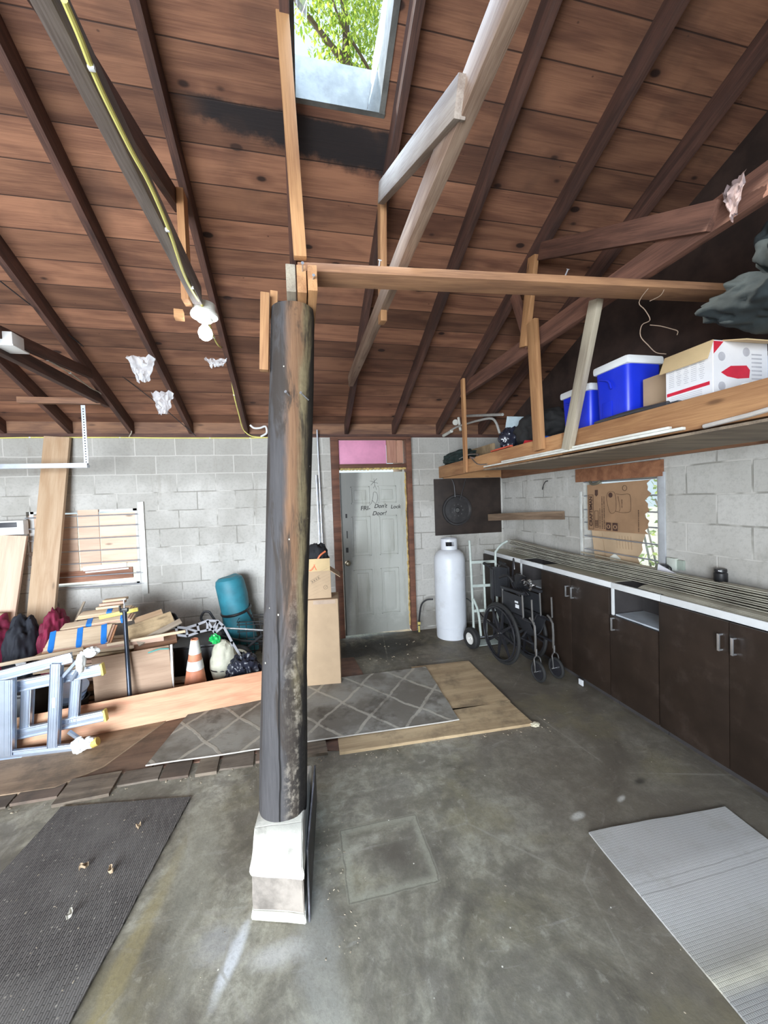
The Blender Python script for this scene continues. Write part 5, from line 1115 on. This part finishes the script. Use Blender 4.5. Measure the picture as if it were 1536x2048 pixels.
wu = thing('wall_unit', 'white wall unit with a grey slot above the pink plywood', 'wall unit', (-2.95, 4.66, 1.545)); MB().box((0, 0, 0), (.36, .08, .145), None, .008).build('unit_body', M_WHITE, wu); MB().box((-.02, -.042, .03), (.29, .004, .05), None, .001).build('slot', plain('dark slot', (.06, .06, .07), .4), wu)

# ------------------------------------------------------------ long plank, panel, ladder
tag(plank('long_plank', (-2.20, 3.20, .10), (-.30, 3.455, .128), .235, .036, W_PINK, up=(0, .38, 1)), 'long new reddish plank lying on edge in front of the pile', 'plank')
pp = thing('plywood_offcut', 'brown plywood panel with a white edge strip leaning behind the long plank', 'plywood panel')
plank('panel_sheet', (-1.715, 3.56, .245), (-1.13, 3.56, .29), .46, .014, wood('grey brown ply', (.42, .29, .20), (.32, .21, .14), .2), parent=pp, up=(0, .12, 1))
MB().beam((-1.122, 3.55, .06), (-1.125, 3.575, .525), .016, .018, up=(1, 0, 0)).build('edge_strip', M_WHITE, pp)
ld = thing('ladder', 'folded aluminium combination ladder lying on its side at the left', 'ladder')
def chan(nm, p0, p1, h=.062, t=.028, m=None):
    p0, p1 = Vector(p0), Vector(p1); b = MB(); b.beam(p0, p1, h*.74, t*.5, bev=.002)
    up = frame_of(p0, p1) @ Vector((0, 0, 1))
    for s in (-1, 1): b.beam(p0+up*h*.42*s, p1+up*h*.42*s, h*.17, t, bev=.002)
    b.beam(p0, p1, h*.10, t*.85); return b.build(nm, m or M_ALU, ld)
chan('side_rail', (-2.95, 3.14, .42), (-1.60, 3.07, .675), .068); chan('side_rail', (-2.95, 3.14, -.0+.05), (-1.60, 3.06, .035), .062)
chan('side_rail', (-2.95, 3.22, .36), (-1.455, 3.13, .545), .078, .034); chan('side_rail', (-2.95, 3.22, -.02+.05), (-1.455, 3.13, .205), .072, .034)
def rung(p0, p1, w_=.055, t=.045):
    b = MB().beam(p0, p1, w_, t, up=(1, 0, 0), bev=.006)
    for k in (-1, 0, 1): b.beam(Vector(p0)+Vector((k*w_*.3, -t*.5, 0)), Vector(p1)+Vector((k*w_*.3, -t*.5, 0)), .006, .004, up=(1, 0, 0))
    return b.build('rung', M_ALU, ld)
rung((-2.04, 3.09, .05), (-2.01, 3.09, .56), .085); rung((-1.745, 3.07, .07), (-1.695, 3.07, .64), .05); rung((-1.66, 3.15, .17), (-1.62, 3.15, .52), .05, .03); rung((-1.97, 3.18, .14), (-1.94, 3.18, .47), .05); rung((-2.42, 3.10, .08), (-2.42, 3.10, .50), .08)
MB().beam((-1.67, 3.08, .54), (-1.555, 3.07, .665), .018, .02).build('corner_brace', M_ALU, ld); MB().beam((-1.63, 3.10, .50), (-1.545, 3.08, .63), .018, .02).build('corner_brace', M_ALU, ld); MB().beam((-1.66, 3.09, .14), (-1.57, 3.07, .07), .02, .02).build('corner_brace', M_ALU, ld)
for z_ in (.545, .205): MB().box((-1.445, 3.13, z_), (.016, .042, .085), (0, -.12, 0), .006).build('end_cap', plain('yellow cap', (.80, .66, .16), .5), ld)
M_WRAP = plain('white wrap', (.74, .76, .74), .5, var=.05)
MB().blob((-1.545, 3.06, .635), (.028, .03, .075), (0, .1, 0), .3, 2.5, 3, 1.).blob((-1.48, 3.06, .70), (.05, .035, .035), None, .3, 2.5, 3, 3.).build('plastic_wrap', M_WRAP, ld)
MB().blob((-1.575, 3.03, .06), (.045, .035, .055), None, .3, 2.5, 3, 5.).blob((-1.51, 3.03, .07), (.045, .035, .04), None, .3, 2.5, 3, 7.).build('plastic_wrap', M_WRAP, ld)
MB().cyl((-1.49, 3.03, .065), (-1.455, 3.03, .075), .032, .028).build('rubber_foot', plain('mustard rubber', (.60, .44, .12), .6), ld)
MB().box((-1.715, 3.043, .38), (.02, .002, .07), (0, .085, 0)).build('label', wl, ld)

# ------------------------------------------------------------ the pile behind it
def cloth(nm, c, s, m, lab, seed, cat='coat', rot=None, fold=.2): tag(MB().blob(c, s, rot, .22, 1.8, 5, seed, fold=fold).build(nm, m, ang=70), lab, cat)
M_MAR = plain('maroon quilted cloth', (.20, .012, .045), .75, var=.3); M_NAVY = plain('black quilted cloth', (.016, .018, .026), .8, var=.3)
cloth('maroon_coat', (-2.66, 3.98, .42), (.17, .20, .36), M_MAR, 'maroon padded coat heaped at the far left of the pile', 2., fold=.10)
cloth('black_coat', (-2.40, 3.93, .43), (.12, .18, .36), M_NAVY, 'black padded coat between the two maroon ones', 5., fold=.10)
cloth('maroon_coat', (-2.22, 4.02, .45), (.10, .18, .36), M_MAR, 'narrow maroon coat with pale tag, right of the black coat', 9., fold=.10)
tag(MB().prism([(-2.36, 3.73, .47), (-2.28, 3.73, .45), (-2.30, 3.73, .39), (-2.35, 3.73, .41)], (0, .004, 0)).build('paper_tag', wl), 'white paper tag on the black coat', 'tag')
# stacked lumber
random.seed(12)
WC = [W_PINE, wood('pale board', (.72, .58, .42), (.55, .40, .26), .4), wood('pinkish board', (.62, .42, .32), (.46, .28, .2), .4), W_PLY, wood('grey board', (.44, .37, .29), (.28, .22, .16), .4), W_CHORD]
ORD = ['first', 'second', 'third', 'fourth', 'fifth', 'sixth', 'seventh', 'eighth', 'ninth', 'tenth', 'eleventh', 'twelfth', 'topmost']
words_ = ['pale', 'tan', 'pink tinted', 'brown', 'grey', 'dark brown']; k_ = 0
for lay in range(13):
    z_ = .035+lay*.041
    for r_ in range(3 if lay < 10 else 2):
        mi = random.choice([0, 1, 1, 2, 3, 4]); L_ = random.uniform(.45, .85) if lay > 2 else random.uniform(.8, 1.1)
        xc = -1.72+random.uniform(-.10, .16)+(.08 if lay < 6 else -.03); yc = 3.78+r_*.15+random.uniform(-.02, .02); a = random.uniform(-.06, .06)
        w_ = random.uniform(.06, .12); o = plank('lumber', (xc-L_/2, yc-a*L_/2, z_), (xc+L_/2, yc+a*L_/2, z_+random.uniform(-.004, .004)), random.uniform(.018, .032), w_, WC[mi])
        tag(o, 'short %s offcut board in the lumber pile, %s layer from the floor, %s row' % (words_[mi], ORD[lay], ['front', 'middle', 'back'][r_]), 'board', 'offcut boards in the lumber pile')
M_TAPE = plain('blue tape', (.02, .22, .72), .6)
def bundle(lab, c, L_, w_, h, rot, tapes, ms):
    t = thing('taped_bundle', lab, 'board bundle', c, rot, 'blue taped bundles')
    for i in range(3): plank('bundle_board', (-L_/2+.01*i, 0, -h/2+h/6+i*h/3), (L_/2-.015*i, 0, -h/2+h/6+i*h/3), w_-.004*i, h/3-.001, ms[i % len(ms)], up=(0, 1, 0), parent=t)
    for x_ in tapes: MB().box((x_, 0, 0), (.042, w_+.006, h+.004), (0, 0, .25), .001).build('blue_tape', M_TAPE, t)
bundle('larger bundle of reddish boards wrapped in three bands of blue tape', (-1.86, 3.70, .62), .50, .19, .04, (.62, -.05, .02), (-.20, 0, .18), [W_PINK, WC[2], WC[1]])
bundle('upper thinner bundle of pale boards with blue tape', (-1.80, 3.86, .70), .58, .10, .04, (.3, -.10, .0), (-.06, .21), [WC[1], WC[2]])
bundle('small topmost bundle of white boards with one blue band', (-1.78, 3.98, .755), .46, .10, .035, (.2, -.06, .0), (.03,), [WC[1]])
for i, (x0, x1, y_, z_, mi) in enumerate(((-1.86, -1.66, 4.00, .795, 1), (-1.84, -1.64, 4.02, .822, 2), (-1.82, -1.63, 4.04, .848, 1))):
    tag(plank('lumber', (x0, y_, z_), (x1, y_, z_+.008), .022, .07, WC[mi]), ['lowest of three short blocks topping the lumber pile', 'middle of three short blocks topping the lumber pile', 'uppermost of three short blocks topping the lumber pile'][i], 'board', 'short blocks topping the pile')
tag(plank('spirit_level', (-1.74, 3.76, .765), (-1.45, 3.80, .80), .034, .022, plain('yellow level', (.80, .68, .14), .5), bev=.004), 'short yellow spirit level on top of the lumber pile', 'level')
for i, (a_, c__, w_, mi, lab) in enumerate((((-1.52, 3.72, .60), (-1.20, 3.90, .66), .15, 3, 'olive brown rough board slanting right of the pipe clamp'), ((-1.40, 3.62, .545), (-1.10, 3.78, .665), .05, 4, 'grey splintered board under the black curved handle'), ((-1.50, 3.85, .66), (-1.30, 3.95, .70), .10, 0, 'short tan board behind the pipe clamp'), ((-1.46, 3.70, .50), (-1.15, 3.80, .52), .12, 5, 'dark brown board below the slanting olive one'))):
    tag(plank('rough_board', a_, c__, w_, .022, WC[mi], up=(-.3, .6, .8)), lab, 'board', 'rough boards right of the pipe clamp')
for i, (a_, c__, w_, mi, lab) in enumerate((((-2.55, 3.46, .515), (-1.72, 3.46, .605), .026, 1, 'long pale stick crossing in front of the coats'), ((-1.62, 3.60, .57), (-1.02, 3.62, .615), .022, 1, 'long pale stick reaching toward the orange cone'), ((-1.75, 3.62, .55), (-1.20, 3.64, .565), .04, 2, 'pinkish board edge just above the plywood panel'))):
    tag(plank('long_stick', a_, c__, w_, .02, WC[mi]), lab, 'stick', 'long sticks on the pile')
tag(plank('thin_lath', (-2.17, 3.52, .02), (-2.11, 4.3, .80), .02, .012, WC[4], up=(1, 0, 0)), 'thin lath leaning between the coats and the lumber pile', 'stick')
pc = thing('pipe_clamp', 'long black pipe clamp leaning on the lumber pile', 'pipe clamp')
M_PIPE = plain('blue black pipe', (.045, .055, .075), .35, .6)
MB().cyl((-1.40, 3.42, .08), (-1.485, 3.62, .84), .0165, seg=16).build('pipe', M_PIPE, pc); MB().box((-1.487, 3.62, .845), (.06, .035, .035), None, .006).cyl((-1.51, 3.60, .85), (-1.51, 3.60, .89), .008).build('clamp_head', M_BLACK, pc)
MB().cyl((-1.487, 3.625, .86), (-1.495, 3.64, .93), .0045).cyl((-1.515, 3.64, .925), (-1.475, 3.64, .935), .0035).build('screw_handle', M_STEEL, pc)
# totes in the shadow behind; ladder one added to fill the darkness
for (x_, y_, s, lab) in ((-2.35, 3.62, (.42, .30, .26), 'black filler tote added in the dark gap behind the ladder'), (-1.03, 4.12, (.40, .36, .34), 'black plastic tote behind the orange cone')):
    t = thing('storage_tote', lab, 'tote', (x_, y_, .018)); MB().box((0, 0, s[2]/2), s, None, .02).build('tote_body', M_BLACK, t); MB().box((0, 0, s[2]), (s[0]+.03, s[1]+.03, .03), None, .01).build('tote_lid', M_BLACK, t)
pt = thing('bucket', 'black bucket with steel bowls behind the ladder rungs', 'bucket', (-1.86, 3.50, .018), (.0, 0, 0))
MB().lathe([(0, 0), (.10, 0), (.125, .17), (.13, .17), (.132, .18), (.12, .18), (.10, .03), (0, .03)], seg=36).build('bucket_body', M_BLACK, pt)
for k in range(3): MB().lathe([(0, .0), (.05, .004), (.10, .045), (.106, .05), (.096, .047), (.045, .012), (0, .008)], (.01*k, .01*k, .15+.035*k), Euler((.35, .1, 0)).to_matrix(), 36).build('steel_bowl', M_ALU, pt)
cn = thing('traffic_cone', 'faded orange traffic cone with two worn white collars', 'traffic cone', (-.985, 3.70, .018), (.02, .03, 0))
M_CO = plain('faded orange', (.70, .27, .15), .6, var=.3, sc=5, dirt=(.62, .40, .22, .7)); M_CW = plain('worn white collar', (.70, .68, .64), .6, var=.15, sc=14, dirt=(.28, .27, .26, .6))
MB().box((0, 0, .012), (.26, .26, .024), None, .008).build('cone_base', M_CO, cn)
def cr_(z): return .105-.075*z/.50
MB().lathe([(cr_(.02), .02), (cr_(.50), .50), (cr_(.50)-.005, .50), (cr_(.02)-.006, .02)], seg=36, cap=False).build('cone_body', M_CO, cn)
for z0_, z1_ in ((.23, .31), (.37, .49)): MB().lathe([(cr_(z0_)+.002, z0_), (cr_(z1_)+.002, z1_), (cr_(z1_)-.001, z1_), (cr_(z0_)-.001, z0_)], seg=36, cap=False).build('cone_collar', M_CW, cn)
wb = thing('white_sack', 'off white canvas sack with a green bag tied on top', 'sack', (-.77, 3.84, .02))
MB().blob((0, 0, .20), (.115, .11, .22), None, .1, 1.5, 4, 4., fold=.06).build('sack_body', plain('dirty canvas', (.56, .55, .44), .85, var=.12, dirt=(.22, .22, .16, .5)), wb)
MB().torus((0, 0, .155), Matrix.Identity(3), .108, .007, 32, 8).build('dark_band', M_BLACK, wb)
MB().blob((-.055, -.04, .44), (.045, .03, .04), (0, .4, 0), .5, 3, 3, 2., fold=.3).build('green_bag', plain('green plastic', (.01, .42, .09), .35), wb)
cloth('trash_bag', (-.56, 3.66, .17), (.15, .11, .16), plain('shiny black plastic bag', (.018, .02, .032), .32), 'shiny black plastic bag just left of the post', 3., 'bag', fold=.3)
tag(MB().blob((-.60, 3.62, .16), (.05, .04, .06), None, .3, 3, 3, 3.).build('net_sack', plain('olive netting', (.20, .18, .09), .9, var=.5, sc=60)), 'olive net bundle in front of the shiny black bag', 'sack')
tb_ = thing('rolled_bag', 'teal cylindrical roll bag standing against the wall', 'roll bag', (-.72, 4.42, .5), (0, -.17, 0))
M_TEAL = plain('teal nylon', (.028, .20, .265), .55, var=.15)
MB().lathe([(0, .425), (.10, .43), (.135, .405), (.15, .36), (.152, .2), (.146, .06), (.155, -.05), (.15, -.3), (.14, -.42), (.10, -.45), (0, -.46)], seg=40).build('bag_body', M_TEAL, tb_)
for v in tb_.children[0].data.vertices: v.co += v.co.normalized()*.012*noise.noise(v.co*9)
MB().torus((0, 0, .055), Matrix.Rotation(.14, 3, 'X'), .152, .011, 40, 8, sq=1.4).build('strap', M_BLACK, tb_); MB().tube([(.12, -.1, .055), (.16, -.05, -.1), (.20, -.03, -.25)], .011, 8, smooth=3).build('strap_tail', M_BLACK, tb_)
# perforated metal bracket
mb_ = thing('metal_bracket', 'grey perforated metal arm bent over the pile', 'bracket', (0, 3.82, 0), (0, 0, 0))
def A2(px, py): return Vector(at(px, py, 1, 3.82))-Vector((0, 3.82, 0))
upp = [A2(*p) for p in ((334, 1258), (352, 1254), (372, 1256), (395, 1249), (415, 1241), (436, 1242), (447, 1252), (464, 1284), (482, 1313))]
low = [A2(*p) for p in ((338, 1269), (355, 1270), (375, 1272), (398, 1264), (415, 1260), (425, 1258), (430, 1266), (444, 1296), (458, 1320))]
b = MB(); TH = Vector((0, .006, 0))
n = len(upp); UY = (0, 1, 0)
for i in range(n-1):
    e_ = (upp[i+1]-upp[i]).normalized()*.008; b.beam(upp[i]-e_, upp[i+1]+e_, .006, .022, up=UY)
    e_ = (low[i+1]-low[i]).normalized()*.008; b.beam(low[i]-e_, low[i+1]+e_, .006, .022, up=UY)
for i, j in ((0, 0), (1, 1), (2, 2), (2, 3), (3, 3), (4, 4), (5, 5), (4, 5), (6, 6), (5, 6), (8, 8), (7, 8)): b.beam(upp[i], low[j], .006, .020, up=UY)
b.build('perforated_plate', plain('brushed grey metal', (.27, .27, .29), .5, .0), mb_)
text('mark', 'RA', .032, M_INK, mb_, tuple(A2(373, 1264)+Vector((0, -.003, 0))), RV)
hd = thing('curved_handle', 'black curved padded handle sticking up beside the lumber pile', 'handle')
MB().tube([at(p[0], p[1], 1, 4.02) for p in ((322, 1243), (331, 1234), (345, 1228), (352, 1236), (358, 1252), (366, 1270))], .016, 10, smooth=4).build('handle_tube', M_BLACK, hd); MB().tube([at(p[0], p[1], 1, 4.01) for p in ((321, 1246), (331, 1235), (341, 1229))], .026, 12, smooth=3).build('foam_grip', M_RUBBER, hd)
cab('cart_handle', [at(p[0], p[1], 1, 4.2) for p in ((408, 1245), (402, 1236), (408, 1224), (418, 1224), (424, 1232))]+[Vector((-.80, 4.22, .30)), Vector((-.78, 4.25, .02))], .012, M_BLACK, 'small black loop handle left of the teal roll bag', 'handle')
wk = thing('wire_cart', 'black folding wire cart between the teal bag and the post', 'cart', (-.52, 4.25, 0))
b = MB()
for z_ in (.50, .47, .40, .33, .26, .20): b.tube([(-.16, -.12, z_), (.28, -.14, z_-.02), (.30, .12, z_-.02), (-.16, .12, z_)], .005, 6, True)
b.build('wire_hoops', M_BLACK, wk); b = MB()
for k in range(7): b.cyl((-.14+.07*k, -.125, .16), (-.14+.07*k, -.125, .50), .004, seg=6)
b.build('wire_bars', M_BLACK, wk)
MB().tube([(-.35, -.35, .54), (-.1, -.35, .50), (.25, -.35, .44)], .010, 8).build('cross_tube', M_GT, wk)
MB().tube([(-.3, -.25, .42), (-.1, -.2, .33), (.15, -.15, .28), (.3, 0, .22)], .012, 8, smooth=3).tube([(.1, -.3, .40), (-.15, -.2, .18), (-.2, 0, .02)], .012, 8, smooth=3).build('folding_frame', M_BLACK, wk)
RZ = Matrix.Rotation(PI/2-.25, 3, 'X') @ Matrix.Rotation(.2, 3, 'Y')
sw = thing('spare_wheel', 'small wheel with a cream rim lying behind the black bag', 'wheel', (-.66, 3.93, .175)); MB().torus((0, 0, 0), RZ, .135, .02, 44, 10).build('tire', M_RUBBER, sw); MB().torus((0, 0, 0), RZ, .105, .014, 44, 8).build('cream_rim', plain('cream rim', (.66, .63, .50), .5), sw)
MB().cyl(RZ @ Vector((0, 0, -.03)), RZ @ Vector((0, 0, .03)), .03).beam(RZ @ Vector((-.1, 0, 0)), RZ @ Vector((.1, 0, 0)), .02, .01).beam(RZ @ Vector((0, -.1, 0)), RZ @ Vector((0, .1, 0)), .02, .01).build('hub', plain('cream hub', (.60, .57, .45), .5), sw)
tag(MB().box((-1.28, 3.98, .56), (.18, .04, .02), (0, 0, .3), .003).tube([(-1.28, 3.5, .50), (-1.2, 3.52, .515), (-1.14, 3.55, .50)], .006, 6).build('teal_strip', plain('teal strip', (.10, .38, .34), .6)), 'thin teal strip along the top of the plywood panel', 'strip')
